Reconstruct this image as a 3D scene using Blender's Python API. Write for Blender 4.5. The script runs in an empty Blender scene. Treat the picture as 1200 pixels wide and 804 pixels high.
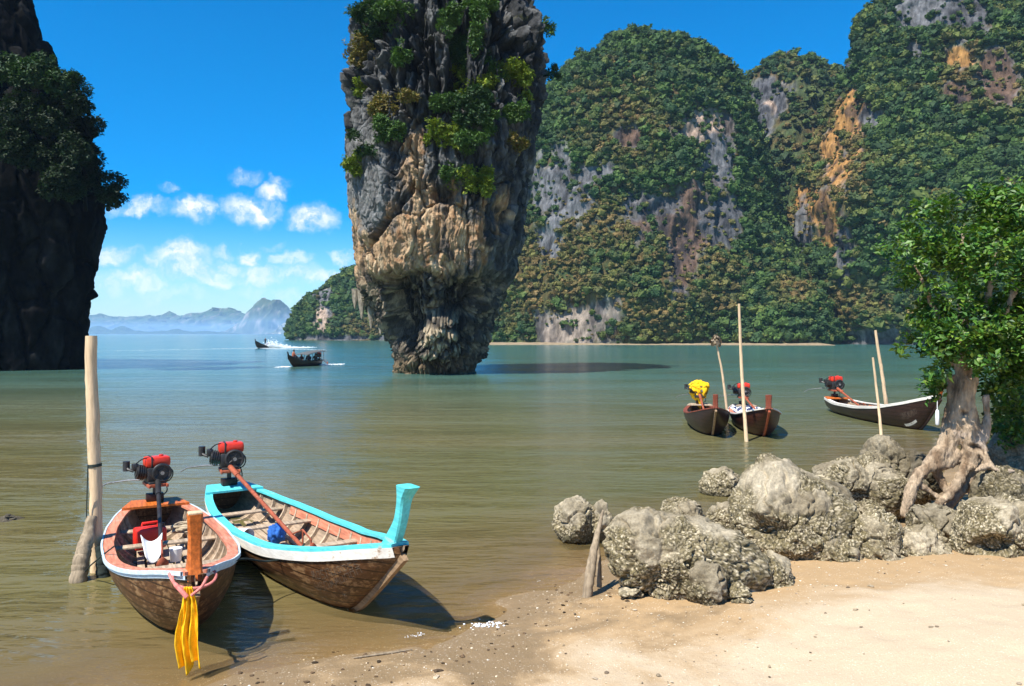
import bpy, math, random
import numpy as np
from mathutils import Vector, Matrix

# ------------------------------------------------------------ camera, sky, sun, exposure
S = bpy.context.scene
C = S.collection
RAD = math.radians
CAMZ = 3.2
HZ = 391.0            # horizon row in the 1200x804 photograph
FPX = 933.0           # focal length in photo pixels

cam_d = bpy.data.cameras.new("camera")
cam_d.sensor_width = 36.0
cam_d.lens = 36.0 * FPX / 1200.0
cam_d.shift_y = -(402.0 - HZ) / 1200.0
cam_d.clip_start = 0.1
cam_d.clip_end = 20000
cam = bpy.data.objects.new("camera", cam_d)
cam.location = (0, 0, CAMZ)
cam.rotation_euler = (RAD(90), 0, 0)
C.objects.link(cam)
S.camera = cam

SUN_EL = 56.0
SUN_DIR = Vector((-0.68, -0.73, 0)).normalized() * math.cos(RAD(SUN_EL)) + Vector((0, 0, math.sin(RAD(SUN_EL))))
sun_d = bpy.data.lights.new("sun", 'SUN')
sun_d.energy = 5.0
sun_d.angle = RAD(0.5)
sun_d.color = (1.0, 0.95, 0.86)
sun = bpy.data.objects.new("sun", sun_d)
sun.rotation_euler = (-SUN_DIR).to_track_quat('-Z', 'Y').to_euler()
sun.location = (-30, -25, 60)
C.objects.link(sun)

S.view_settings.view_transform = 'Standard'
S.view_settings.look = 'None'
S.view_settings.exposure = 0.80
S.view_settings.gamma = 1.0
S.view_settings.use_curve_mapping = False


class NT:
    """small helper to write node trees"""
    def __init__(self, tree):
        self.t = tree
        self.n = tree.nodes
        self.l = tree.links

    def new(self, typ, **kw):
        nd = self.n.new(typ)
        for k, v in kw.items():
            setattr(nd, k, v)
        return nd

    def put(self, sock, v):
        if hasattr(v, 'is_output'):
            self.l.new(v, sock)
        elif v is not None:
            sock.default_value = v

    def math(self, op, a, b=None, c=None, clamp=False):
        nd = self.new('ShaderNodeMath', operation=op, use_clamp=clamp)
        self.put(nd.inputs[0], a)
        if b is not None: self.put(nd.inputs[1], b)
        if c is not None: self.put(nd.inputs[2], c)
        return nd.outputs[0]

    def vmath(self, op, a, b=None, scale=None):
        nd = self.new('ShaderNodeVectorMath', operation=op)
        self.put(nd.inputs[0], a)
        if b is not None: self.put(nd.inputs[1], b)
        if scale is not None: self.put(nd.inputs['Scale'], scale)
        return nd.outputs['Value'] if op in ('LENGTH', 'DOT_PRODUCT', 'DISTANCE') else nd.outputs[0]

    def ramp(self, v, a, b, lo=0.0, hi=1.0, smooth=True):
        nd = self.new('ShaderNodeMapRange', interpolation_type='SMOOTHSTEP' if smooth else 'LINEAR')
        self.put(nd.inputs[0], v)
        nd.inputs[1].default_value = a; nd.inputs[2].default_value = b
        nd.inputs[3].default_value = lo; nd.inputs[4].default_value = hi
        return nd.outputs[0]

    def mix(self, f, a, b, blend='MIX'):
        nd = self.new('ShaderNodeMix', data_type='RGBA', blend_type=blend)
        self.put(nd.inputs[0], f)
        self.put(nd.inputs[6], a if hasattr(a, 'is_output') else (*a, 1))
        self.put(nd.inputs[7], b if hasattr(b, 'is_output') else (*b, 1))
        return nd.outputs[2]

    def noise(self, vec, scale, detail=4, rough=0.55, dist=0.0):
        nd = self.new('ShaderNodeTexNoise')
        if vec is not None: self.l.new(vec, nd.inputs['Vector'])
        nd.inputs['Scale'].default_value = scale
        nd.inputs['Detail'].default_value = detail
        nd.inputs['Roughness'].default_value = rough
        nd.inputs['Distortion'].default_value = dist
        return nd.outputs[0]

    def voro(self, vec, scale, feature='F1', rnd=1.0):
        nd = self.new('ShaderNodeTexVoronoi', feature=feature)
        if vec is not None: self.l.new(vec, nd.inputs['Vector'])
        nd.inputs['Scale'].default_value = scale
        nd.inputs['Randomness'].default_value = rnd
        return nd

    def mapping(self, vec, scale=(1, 1, 1), rot=(0, 0, 0)):
        nd = self.new('ShaderNodeMapping')
        self.l.new(vec, nd.inputs[0])
        nd.inputs['Scale'].default_value = scale
        nd.inputs['Rotation'].default_value = rot
        return nd.outputs[0]


# ---- world: Nishita sky, richer blue as on the slide film, and the small cumulus of that day
world = bpy.data.worlds.new("World")
S.world = world
world.use_nodes = True
w = NT(world.node_tree)
w.n.clear()
sky = w.new('ShaderNodeTexSky', sky_type='NISHITA')
sky.sun_disc = False
sky.sun_elevation = RAD(SUN_EL)
sky.sun_rotation = math.atan2(SUN_DIR.x, SUN_DIR.y)
sky.altitude = 0
sky.air_density = 1.0
sky.dust_density = 0.0
sky.ozone_density = 2.5
hsv = w.new('ShaderNodeHueSaturation')
hsv.inputs['Hue'].default_value = 0.497
hsv.inputs['Saturation'].default_value = 1.9
hsv.inputs['Value'].default_value = 1.35
w.l.new(sky.outputs[0], hsv.inputs['Color'])
tc = w.new('ShaderNodeTexCoord')
sep = w.new('ShaderNodeSeparateXYZ')
w.l.new(tc.outputs['Generated'], sep.inputs[0])
yy = w.math('MAXIMUM', sep.outputs[1], 0.02)
u = w.math('DIVIDE', sep.outputs[0], yy)
v = w.math('DIVIDE', sep.outputs[2], yy)
cmb = w.new('ShaderNodeCombineXYZ')
w.l.new(u, cmb.inputs[0]); w.l.new(v, cmb.inputs[1])
uv = cmb.outputs[0]
nA = w.new('ShaderNodeTexNoise')
w.l.new(uv, nA.inputs['Vector'])
nA.inputs['Scale'].default_value = 16; nA.inputs['Detail'].default_value = 8; nA.inputs['Roughness'].default_value = 0.62
warp = w.vmath('SCALE', w.vmath('SUBTRACT', nA.outputs['Color'], (0.5, 0.5, 0.5)), scale=0.075)
uvw = w.vmath('ADD', uv, warp)
CLOUDS = [  # heading, elevation (in photo columns / rows), half sizes, weight
    (160, 241, 34, 10, .75), (228, 246, 28, 16, 1.0), (292, 242, 36, 17, 1.0), (318, 222, 18, 13, .9),
    (366, 254, 28, 16, 1.0), (286, 203, 20, 9, .55), (330, 207, 14, 8, .45), (200, 220, 14, 6, .4),
    (140, 300, 30, 11, .6), (215, 303, 34, 16, .95), (294, 299, 16, 11, .85), (330, 303, 14, 7, .5), (128, 305, 16, 8, .7), (180, 312, 16, 8, .6), (262, 296, 12, 6, .5), (250, 330, 22, 9, .7), (345, 305, 16, 6, .5), (175, 335, 26, 8, .6), (322, 288, 10, 5, .4), (395, 296, 14, 6, .6),
    (155, 327, 34, 12, .7), (230, 322, 40, 15, .8), (300, 322, 34, 14, .75), (350, 320, 30, 11, .5),
    (410, 297, 18, 8, .6), (385, 320, 34, 7, .8), (120, 335, 30, 14, .55), (200, 347, 70, 8, .25),
    (320, 343, 70, 8, .25), (262, 312, 18, 9, .6), (470, 330, 60, 10, .5), (60, 300, 60, 22, .8),
    (720, 250, 60, 22, .6), (1500, 200, 160, 50, .8), (-300, 240, 160, 50, .8), (2100, 120, 200, 70, .8),
]
acc = None
for (cx, cy, rx, ry, k) in CLOUDS:
    c0 = ((cx - 600) / FPX, (HZ - cy) / FPX, 0)
    d = w.vmath('SUBTRACT', uvw, c0)
    d = w.vmath('MULTIPLY', d, (FPX / rx, FPX / ry, 0))
    ln = w.vmath('LENGTH', d)
    m = w.ramp(ln, 1.35, 0.15, 0.0, k)
    acc = m if acc is None else w.math('MAXIMUM', acc, m)
nB = w.noise(uvw, 38, 5, 0.6)
acc = w.math('MULTIPLY', acc, w.ramp(nB, 0.30, 0.60, 0.25, 1.15))
front = w.ramp(sep.outputs[1], 0.05, 0.2)
acc = w.math('MULTIPLY', acc, front, clamp=True)
ccol = w.mix(w.ramp(nB, 0.3, 0.7), (6.0, 7.0, 8.6), (8.6, 8.8, 9.2))
tint = w.mix(1.0, hsv.outputs[0], w.mix(w.ramp(sep.outputs[2], 0.0, 0.35), (0.56, 0.72, 0.98), (0.86, 0.90, 1.0)), 'MULTIPLY')
bg_col = w.mix(acc, tint, ccol)
bg = w.new('ShaderNodeBackground')
SKY_STRENGTH = 0.078
bg.inputs['Strength'].default_value = SKY_STRENGTH
w.l.new(bg_col, bg.inputs['Color'])
wo = w.new('ShaderNodeOutputWorld')
w.l.new(bg.outputs[0], wo.inputs['Surface'])
S.cycles.volume_bounces = 1
S.cycles.transparent_max_bounces = 12
S.cycles.max_bounces = 6

# ------------------------------------------------------------ helpers
rng = np.random.default_rng(7)
random.seed(7)


def W(px, py, Y):
    """world point seen at photo column px, row py at distance Y"""
    return Vector(((px - 600.0) / FPX * Y, Y, CAMZ - (py - HZ) / FPX * Y))


def G(px, py, z=0.0):
    Y = (CAMZ - z) * FPX / (py - HZ)
    return W(px, py, Y)


def PX(x, y): return 600.0 + x / y * FPX
def PY(z, y): return HZ + (CAMZ - z) / y * FPX


_perm = np.random.default_rng(3).permutation(256).astype(np.int32)
_perm = np.concatenate([_perm, _perm, _perm])
_g = np.random.default_rng(4).normal(size=(256, 3))
_g /= np.linalg.norm(_g, axis=1)[:, None]


def pn(P):
    """gradient noise, about -0.7 .. 0.7"""
    P = np.asarray(P, dtype=np.float64)
    i = np.floor(P).astype(np.int64)
    f = P - i
    i &= 255
    u_ = f * f * f * (f * (f * 6 - 15) + 10)
    out = 0
    for dx in (0, 1):
        wx = u_[:, 0] if dx else 1 - u_[:, 0]
        a = _perm[i[:, 0] + dx]
        for dy in (0, 1):
            wy = u_[:, 1] if dy else 1 - u_[:, 1]
            b = _perm[a + ((i[:, 1] + dy) & 255)]
            for dz in (0, 1):
                wz = u_[:, 2] if dz else 1 - u_[:, 2]
                h = _perm[b + ((i[:, 2] + dz) & 255)]
                gr = _g[h]
                dot = gr[:, 0] * (f[:, 0] - dx) + gr[:, 1] * (f[:, 1] - dy) + gr[:, 2] * (f[:, 2] - dz)
                out = out + wx * wy * wz * dot
    return out


def fbm(P, oct=4, gain=0.5, lac=2.03):
    P = np.asarray(P, float)
    a, s, o = 1.0, 0.0, 0
    for k in range(oct):
        o = o + a * pn(P + 17.3 * k)
        s += a
        a *= gain
        P = P * lac
    return o / s * 1.6


def ridged(P, oct=4, gain=0.5):
    P = np.asarray(P, float)
    a, s, o = 1.0, 0.0, 0
    for k in range(oct):
        o = o + a * (1 - np.minimum(1, np.abs(pn(P + 9.1 * k)) * 2.2))
        s += a
        a *= gain
        P = P * 2.07
    return o / s


def voro(P):
    """F1, F2 and a random value of the nearest cell"""
    P = np.asarray(P, float)
    base = np.floor(P).astype(np.int64)
    n = len(P)
    f1 = np.full(n, 9.0); f2 = np.full(n, 9.0); cid = np.zeros(n)
    for dx in (-1, 0, 1):
        for dy in (-1, 0, 1):
            for dz in (-1, 0, 1):
                c = base + np.array((dx, dy, dz))
                k = (c[:, 0] * 73856093) ^ (c[:, 1] * 19349663) ^ (c[:, 2] * 83492791)
                k = (k * 2654435761) & 0xFFFFFFFF
                r1 = (k & 1023) / 1023.0; r2 = ((k >> 10) & 1023) / 1023.0; r3 = ((k >> 20) & 1023) / 1023.0
                d = np.sqrt((c[:, 0] + r1 - P[:, 0]) ** 2 + (c[:, 1] + r2 - P[:, 1]) ** 2 + (c[:, 2] + r3 - P[:, 2]) ** 2)
                near = d < f1
                f2 = np.where(near, f1, np.minimum(f2, d))
                cid = np.where(near, ((k >> 5) & 4095) / 4095.0, cid)
                f1 = np.where(near, d, f1)
    return f1, f2, cid


def sst(x, a, b):
    t = np.clip((np.asarray(x, float) - a) / (b - a), 0, 1)
    return t * t * (3 - 2 * t)


def npmesh(name, V, F, mat=None, parent=None, smooth=True, col=None, attrs=None, link=True):
    """one mesh object from arrays; F is an (n,k) array or a list of such arrays"""
    V = np.asarray(V, np.float32)
    Fs = F if isinstance(F, list) else [F]
    Fs = [np.asarray(f, np.int32) for f in Fs if len(f)]
    me = bpy.data.meshes.new(name)
    me.vertices.add(len(V))
    me.vertices.foreach_set("co", V.ravel())
    loops = np.concatenate([f.ravel() for f in Fs])
    tot = np.concatenate([np.full(len(f), f.shape[1], np.int32) for f in Fs])
    start = np.concatenate([[0], np.cumsum(tot)[:-1]]).astype(np.int32)
    me.loops.add(len(loops))
    me.loops.foreach_set("vertex_index", loops)
    me.polygons.add(len(tot))
    me.polygons.foreach_set("loop_start", start)
    me.update(calc_edges=True)
    me.polygons.foreach_set("use_smooth", np.full(len(tot), bool(smooth)))
    if col is not None:
        a = me.attributes.new("Col", 'FLOAT_COLOR', 'POINT')
        cc = np.ones((len(V), 4), np.float32)
        cc[:, :3] = np.clip(col, 0, 1)
        a.data.foreach_set("color", cc.ravel())
    for k, arr in (attrs or {}).items():
        a = me.attributes.new(k, 'FLOAT', 'POINT')
        a.data.foreach_set("value", np.asarray(arr, np.float32))
    if mat: me.materials.append(mat)
    ob = bpy.data.objects.new(name, me)
    if link: C.objects.link(ob)
    if parent: ob.parent = parent
    return ob


def grid_faces(nr, nc, wrap=False):
    """quads of a grid with nr rows and nc columns"""
    r = np.arange(nr - 1)[:, None]
    c = np.arange(nc if wrap else nc - 1)[None, :]
    c2 = (c + 1) % nc
    a = r * nc + c; b = r * nc + c2; d = (r + 1) * nc + c; e = (r + 1) * nc + c2
    return np.stack([a, b, e, d], -1).reshape(-1, 4)


def grid_normals(P):
    """normals of a closed (rows, cols, 3) grid, columns wrap"""
    du = np.roll(P, -1, 1) - np.roll(P, 1, 1)
    dv = np.gradient(P, axis=0)
    n = np.cross(du, dv)
    return n / np.maximum(np.linalg.norm(n, axis=2, keepdims=True), 1e-9)


def empty(name, loc, rz=0.0):
    o = bpy.data.objects.new(name, None)
    o.empty_display_size = 0.3
    o.location = loc
    o.rotation_euler = (0, 0, rz)
    C.objects.link(o)
    return o


def tag(o, label=None, cat=None, group=None, kind=None):
    if label: o["label"] = label
    if cat: o["category"] = cat
    if group: o["group"] = group
    if kind: o["kind"] = kind
    return o


def mat_new(name):
    m = bpy.data.materials.new(name)
    m.use_nodes = True
    t = NT(m.node_tree)
    b = t.n['Principled BSDF']
    return m, t, b


def mat_attr(name, rough=0.85, spec=0.3, nscale=6.0, namt=0.35, bump=0.0, bscale=20.0, bdist=0.02, stretch=(1, 1, 1), trans=0.0):
    """colour from the mesh's own attribute, broken up by noise"""
    m, t, b = mat_new(name)
    at = t.new('ShaderNodeAttribute', attribute_name="Col")
    tcn = t.new('ShaderNodeTexCoord')
    vec = t.mapping(tcn.outputs['Object'], stretch)
    n = t.noise(vec, nscale, 5, 0.6)
    k = t.ramp(n, 0.25, 0.75, 1 - namt, 1 + namt, smooth=False)
    cv = t.new('ShaderNodeCombineXYZ')
    for i in range(3): t.l.new(k, cv.inputs[i])
    c = t.mix(1.0, at.outputs['Color'], cv.outputs[0], 'MULTIPLY')
    t.l.new(c, b.inputs['Base Color'])
    b.inputs['Roughness'].default_value = rough
    b.inputs['Specular IOR Level'].default_value = spec
    if bump:
        n2 = t.noise(vec, bscale, 6, 0.65)
        bp = t.new('ShaderNodeBump')
        bp.inputs['Strength'].default_value = bump
        bp.inputs['Distance'].default_value = bdist
        t.l.new(n2, bp.inputs['Height'])
        t.l.new(bp.outputs[0], b.inputs['Normal'])
    if trans:
        tr = t.new('ShaderNodeBsdfTranslucent')
        t.l.new(t.mix(1.0, c, (1.0, 1.15, 0.45), 'MULTIPLY'), tr.inputs['Color'])
        mx = t.new('ShaderNodeMixShader')
        mx.inputs[0].default_value = trans
        out = t.n['Material Output']
        t.l.new(b.outputs[0], mx.inputs[1]); t.l.new(tr.outputs[0], mx.inputs[2])
        t.l.new(mx.outputs[0], out.inputs['Surface'])
    return m


def mat_flat(name, col, rough=0.6, spec=0.4, metal=0.0, var=0.25, nscale=9.0, stretch=(1, 1, 1), bump=0.15, wear=None, wear_amt=0.5):
    """painted or bare material with uneven tone; wear = colour that shows through in patches"""
    m, t, b = mat_new(name)
    tcn = t.new('ShaderNodeTexCoord')
    vec = t.mapping(tcn.outputs['Object'], stretch)
    n = t.noise(vec, nscale, 6, 0.65)
    dark = tuple(c * (1 - var) for c in col); light = tuple(min(1, c * (1 + var)) for c in col)
    c = t.mix(t.ramp(n, 0.3, 0.7), dark, light)
    if wear is not None:
        n3 = t.noise(vec, nscale * 2.3, 8, 0.7)
        lim = 0.75 - 0.35 * wear_amt
        c = t.mix(t.ramp(n3, lim - 0.04, lim + 0.05), c, wear)
    t.l.new(c, b.inputs['Base Color'])
    b.inputs['Roughness'].default_value = rough
    b.inputs['Metallic'].default_value = metal
    b.inputs['Specular IOR Level'].default_value = spec
    if bump:
        bp = t.new('ShaderNodeBump')
        bp.inputs['Strength'].default_value = bump
        bp.inputs['Distance'].default_value = 0.01
        t.l.new(t.noise(vec, nscale * 4, 6, 0.7), bp.inputs['Height'])
        t.l.new(bp.outputs[0], b.inputs['Normal'])
    return m


# ------------------------------------------------------------ ground: beach and sea bed in one sheet
SHORE = np.array([(-9, 3.0), (-5.2, 5.4), (-3.4, 6.9), (-2.3, 7.6), (-1.0, 8.25), (-0.25, 8.9), (0.25, 9.9), (1.1, 11.0), (2.3, 12.0),
                  (3.9, 12.6), (5.4, 13.6), (6.8, 15.0), (9.4, 18.0), (13, 22), (19, 28), (60, 60)], float)


def shore_dist(x, y):
    """signed distance from the waterline, positive on land"""
    P = np.stack([x, y], -1)
    best = np.full(len(P), 1e9); sgn = np.ones(len(P))
    for a, b in zip(SHORE[:-1], SHORE[1:]):
        ab = b - a
        t = np.clip(((P - a) @ ab) / (ab @ ab), 0, 1)
        q = a + t[:, None] * ab
        d = np.hypot(P[:, 0] - q[:, 0], P[:, 1] - q[:, 1])
        s = ab[0] * (P[:, 1] - a[1]) - ab[1] * (P[:, 0] - a[0])
        m = d < best
        best = np.where(m, d, best); sgn = np.where(m, np.where(s < 0, 1.0, -1.0), sgn)
    return best * sgn


def ground_h(x, y):
    x = np.atleast_1d(np.asarray(x, float)); y = np.atleast_1d(np.asarray(y, float))
    d = shore_dist(x, y)
    P = np.stack([x, y, np.zeros_like(x)], -1)
    d = d + 0.35 * fbm(P * 0.9, 3)
    land = 0.085 * d + 0.02 * np.maximum(d - 3, 0)
    sea = np.where(d > -3, 0.11 * d, -0.33 + 0.16 * (d + 3))
    h = np.where(d > 0, np.minimum(land, 1.6), np.maximum(sea, -6))
    fade = np.exp(-np.maximum(np.hypot(x, y) - 25, 0) / 10)
    h = h + fade * (0.035 * fbm(P * 0.8 + 5, 3) + 0.012 * fbm(P * 3.1, 3) * sst(d, -0.5, 1.0))
    return h


def gz(x, y): return float(ground_h(x, y)[0])


def axis(lo, hi, d0, d1, step, far):
    mid = np.arange(d0, d1, step)
    a = [d0]
    s = step
    while a[-1] > lo:
        s *= far; a.append(a[-1] - s)
    b = [d1]
    s = step
    while b[-1] < hi:
        s *= far; b.append(b[-1] + s)
    return np.concatenate([np.array(a[1:])[::-1], mid, np.array(b)])


xs = axis(-80, 90, -5.0, 9.0, 0.035, 1.12)
ys = axis(-20, 90, 4.6, 15.0, 0.035, 1.12)
X, Y = np.meshgrid(xs, ys)
gx, gy = X.ravel(), Y.ravel()
gh = ground_h(gx, gy)
gd = shore_dist(gx, gy)
P3 = np.stack([gx, gy, gh], -1)
near = ((gx > -6) & (gx < 10) & (gy > 4) & (gy < 16)) * sst(gd, -0.2, 0.6)
f1, f2, cid = voro(P3 * np.array((2.6, 2.6, 0)) + 0.3)
gh = gh - 0.014 * near * (1 - sst(f1, 0.1, 0.55)) * (cid > 0.55)      # old scuffed footprints
gh = gh + 0.004 * near * fbm(P3 * 14, 3)

m_sand, t, b = mat_new("sand")
tcn = t.new('ShaderNodeTexCoord'); geo = t.new('ShaderNodeNewGeometry')
sp = t.new('ShaderNodeSeparateXYZ'); t.l.new(geo.outputs['Position'], sp.inputs[0])
pos = geo.outputs['Position']
nbig = t.noise(pos, 0.75, 5, 0.6, 0.6)
nmid = t.noise(pos, 4.0, 5, 0.65)
nfin = t.noise(pos, 60.0, 3, 0.7)
hh = t.math('ADD', sp.outputs[2], t.math('MULTIPLY', t.math('SUBTRACT', nbig, 0.5), 0.62))
hh = t.math('ADD', hh, t.math('MULTIPLY', t.math('SUBTRACT', nmid, 0.5), 0.16))
hd = t.math('SUBTRACT', hh, t.math('MULTIPLY', t.math('MAXIMUM', t.math('SUBTRACT', sp.outputs[1], 7.6), 0.0), 0.105))
dry = t.ramp(hd, 0.05, 0.28)
c = t.mix(dry, (0.41, 0.275, 0.140), (0.54, 0.43, 0.29))
wet = t.ramp(hh, 0.05, 0.16)
c = t.mix(wet, (0.24, 0.165, 0.085), c)
vg = t.voro(pos, 34.0)
shell = t.math('MULTIPLY', t.ramp(vg.outputs['Distance'], 0.30, 0.16), t.math('GREATER_THAN', t.noise(pos, 9.0, 3), 0.52))
c = t.mix(t.math('MULTIPLY', shell, 0.55), c, (0.80, 0.70, 0.55))
c = t.mix(t.ramp(nfin, 0.3, 0.7, 0.0, 0.28), c, (0.30, 0.20, 0.11))
t.l.new(c, b.inputs['Base Color'])
t.l.new(t.ramp(hh, 0.02, 0.12, 0.35, 0.95), b.inputs['Roughness'])
b.inputs['Specular IOR Level'].default_value = 0.3
bp = t.new('ShaderNodeBump'); bp.inputs['Strength'].default_value = 0.6; bp.inputs['Distance'].default_value = 0.02
t.l.new(t.math('ADD', nfin, t.noise(pos, 18.0, 4, 0.7)), bp.inputs['Height'])
t.l.new(bp.outputs[0], b.inputs['Normal'])
beach = npmesh("beach", np.stack([gx, gy, gh], -1), grid_faces(len(ys), len(xs)), m_sand)
tag(beach, kind='structure')

# ------------------------------------------------------------ water
wx = axis(-18000, 18000, -14.0, 20.0, 0.22, 1.16)
wy = axis(-40, 19000, 4.0, 32.0, 0.16, 1.12)
X, Y = np.meshgrid(wx, wy)
ax_, ay_ = X.ravel(), Y.ravel()
dep = np.maximum(-ground_h(ax_, ay_), 0)
d_sh = shore_dist(ax_, ay_)
dep = np.where(ay_ > 60, 6, np.where(d_sh < -25, 6, dep))
Pw = np.stack([ax_, ay_, np.zeros_like(ax_)], -1)
nearw = np.exp(-np.maximum(ay_ - 8, 0) / 14)
wz = nearw * (0.012 * fbm(Pw * np.array((0.5, 1.6, 1)), 3))
water_me_attr = {"depth": dep}
m_water, t, b = mat_new("sea_water")
t.n.remove(b)
geo = t.new('ShaderNodeNewGeometry'); pos = geo.outputs['Position']
sp = t.new('ShaderNodeSeparateXYZ'); t.l.new(pos, sp.inputs[0])
at = t.new('ShaderNodeAttribute', attribute_name="depth")
dist = sp.outputs[1]
# wave relief: long low wind waves and fine ripples, crests across the view
v1 = t.mapping(pos, (0.9, 2.9, 1), (0, 0, RAD(7)))
v2 = t.mapping(pos, (3.0, 8.5, 1), (0, 0, RAD(-9)))
v3 = t.mapping(pos, (0.24, 0.85, 1), (0, 0, RAD(4)))
h1 = t.noise(v1, 1.0, 3, 0.5, 0.4)
h2 = t.noise(v2, 1.0, 3, 0.55, 0.3)
h3 = t.noise(v3, 1.0, 4, 0.55, 0.2)
patch = t.ramp(t.noise(t.mapping(pos, (0.05, 0.16, 1)), 1.0, 3), 0.35, 0.65, 0.55, 1.25)
hgt = t.math('ADD', t.math('MULTIPLY', h1, 0.135), t.math('MULTIPLY', h2, 0.062))
hgt = t.math('ADD', hgt, t.math('MULTIPLY', h3, 0.50))
hgt = t.math('MULTIPLY', hgt, patch)
calm = t.ramp(at.outputs['Fac'], 0.0, 0.25, 0.35, 1.0)
hgt = t.math('MULTIPLY', hgt, calm)
hgt = t.math('MULTIPLY', hgt, t.math('MINIMUM', t.math('MAXIMUM', t.math('DIVIDE', 32.0, t.math('MAXIMUM', dist, 1.0)), 0.30), 1.0))
sw = t.math('SINE', t.math('ADD', t.math('MULTIPLY', at.outputs['Fac'], 62.0), t.math('MULTIPLY', t.noise(pos, 0.9, 3), 9.0)))
hgt = t.math('ADD', hgt, t.math('MULTIPLY', t.math('MULTIPLY', sw, 0.010), t.ramp(at.outputs['Fac'], 0.26, 0.06)))
bp = t.new('ShaderNodeBump'); bp.inputs['Strength'].default_value = 0.75; bp.inputs['Distance'].default_value = 1.0
t.l.new(hgt, bp.inputs['Height'])
# body colour of the silty lagoon: olive near the beach, milky turquoise in the open bay
farm = t.ramp(dist, 14.0, 75.0)
cn = t.noise(t.mapping(pos, (0.03, 0.09, 1)), 1.0, 3)
body = t.mix(farm, (0.150, 0.126, 0.048), (0.065, 0.185, 0.160))
body = t.mix(t.ramp(cn, 0.35, 0.7, 0.0, 0.5), body, (0.075, 0.105, 0.045))
body = t.mix(t.ramp(dist, 60.0, 170.0), body, (0.060, 0.225, 0.205))
body = t.mix(t.ramp(at.outputs['Fac'], 0.5, 0.0), body, (0.20, 0.145, 0.060))
df = t.new('ShaderNodeBsdfDiffuse'); t.l.new(body, df.inputs['Color'])
tr = t.new('ShaderNodeBsdfTransparent'); tr.inputs['Color'].default_value = (0.97, 0.95, 0.88, 1)
al = t.math('SUBTRACT', 1.0, t.math('EXPONENT', t.math('MULTIPLY', at.outputs['Fac'], -6.0)))
inner = t.new('ShaderNodeMixShader')
t.l.new(al, inner.inputs[0]); t.l.new(tr.outputs[0], inner.inputs[1]); t.l.new(df.outputs[0], inner.inputs[2])
gl = t.new('ShaderNodeBsdfGlossy'); gl.inputs['Roughness'].default_value = 0.13
t.l.new(bp.outputs[0], gl.inputs['Normal'])
fr = t.new('ShaderNodeFresnel'); fr.inputs['IOR'].default_value = 1.33
t.l.new(bp.outputs[0], fr.inputs['Normal'])
fr2 = t.new('ShaderNodeFresnel'); fr2.inputs['IOR'].default_value = 1.33
frm = t.math('ADD', t.math('MULTIPLY', fr.outputs[0], 0.62), t.math('MULTIPLY', fr2.outputs[0], 0.36))
outer = t.new('ShaderNodeMixShader')
t.l.new(frm, outer.inputs[0]); t.l.new(inner.outputs[0], outer.inputs[1]); t.l.new(gl.outputs[0], outer.inputs[2])
t.l.new(outer.outputs[0], t.n['Material Output'].inputs['Surface'])
water = npmesh("water", np.stack([ax_, ay_, wz], -1), grid_faces(len(wy), len(wx)), m_water, attrs=water_me_attr)
tag(water, kind='structure')

# ------------------------------------------------------------ rock lofts


def interp(y, tab):
    ys_ = np.array([a for a, _ in tab], float); vs = np.array([b for _, b in tab], float)
    o = np.argsort(ys_)
    return np.interp(y, ys_[o], vs[o])


def loft(py_top, left, right, cy, bfun, nz, nth, zbot=-2.0, expo=2.2, top_round=0.06, front_only=None):
    """closed body from its left and right edge (photo rows -> columns) standing at distance cy"""
    ztop = CAMZ - (py_top - HZ) / FPX * cy
    z = np.linspace(zbot, ztop, nz)
    py = PY(z, cy)
    xl = (interp(py, left) - 600) / FPX * cy
    xr = (interp(py, right) - 600) / FPX * cy
    k = np.ones(nz)
    e = top_round * (ztop - zbot)
    tt = np.clip((ztop - z) / e, 0, 1)
    k = np.sqrt(np.maximum(1 - (1 - tt) ** 2, 0)) * 0.98 + 0.02
    cx = (xl + xr) / 2; a = (xr - xl) / 2 * k
    b = np.array([bfun(s) for s in (z - zbot) / (ztop - zbot)]) * k
    th = np.linspace(0, 2 * math.pi, nth, endpoint=False)
    if front_only:   # put most columns on the camera side
        th = th + front_only * np.sin(2 * (th)) * 0 + 0.55 * np.cos(th) * 0
    ct, st = np.cos(th), np.sin(th)
    ex = 2.0 / expo
    ctp = np.sign(ct) * np.abs(ct) ** ex; stp = np.sign(st) * np.abs(st) ** ex
    P = np.zeros((nz, nth, 3))
    P[:, :, 0] = cx[:, None] + a[:, None] * ctp[None]
    P[:, :, 1] = cy + b[:, None] * stp[None]
    P[:, :, 2] = z[:, None]
    return P, z


def close_loft(P):
    nz, nth, _ = P.shape
    V = P.reshape(-1, 3)
    F = [grid_faces(nz, nth, True)]
    top = len(V)
    V = np.vstack([V, P[-1].mean(0)[None]])
    i = np.arange(nth)
    r = (nz - 1) * nth
    F.append(np.stack([r + i, r + (i + 1) % nth, np.full(nth, top)], -1))
    return V, F


def ell(px, py, cx, cy, rx, ry):
    return 1 - np.sqrt(((px - cx) / rx) ** 2 + ((py - cy) / ry) ** 2)


# ---- the tall sea stack
SY = 66.0
ST_L = [(-20, 452), (0, 438), (28, 430), (45, 422), (84, 415), (112, 408), (162, 406), (200, 411), (213, 414), (235, 416), (274, 421), (313, 422), (336, 421),
        (352, 425), (369, 440), (392, 452), (420, 461), (436, 463), (470, 462)]
ST_R = [(-20, 590), (0, 606), (10, 615), (28, 626), (56, 634), (90, 638), (112, 633), (157, 625), (196, 620), (240, 615), (280, 611), (313, 604), (347, 596), (386, 581), (403, 575), (425, 562), (436, 558), (470, 562)]


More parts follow.
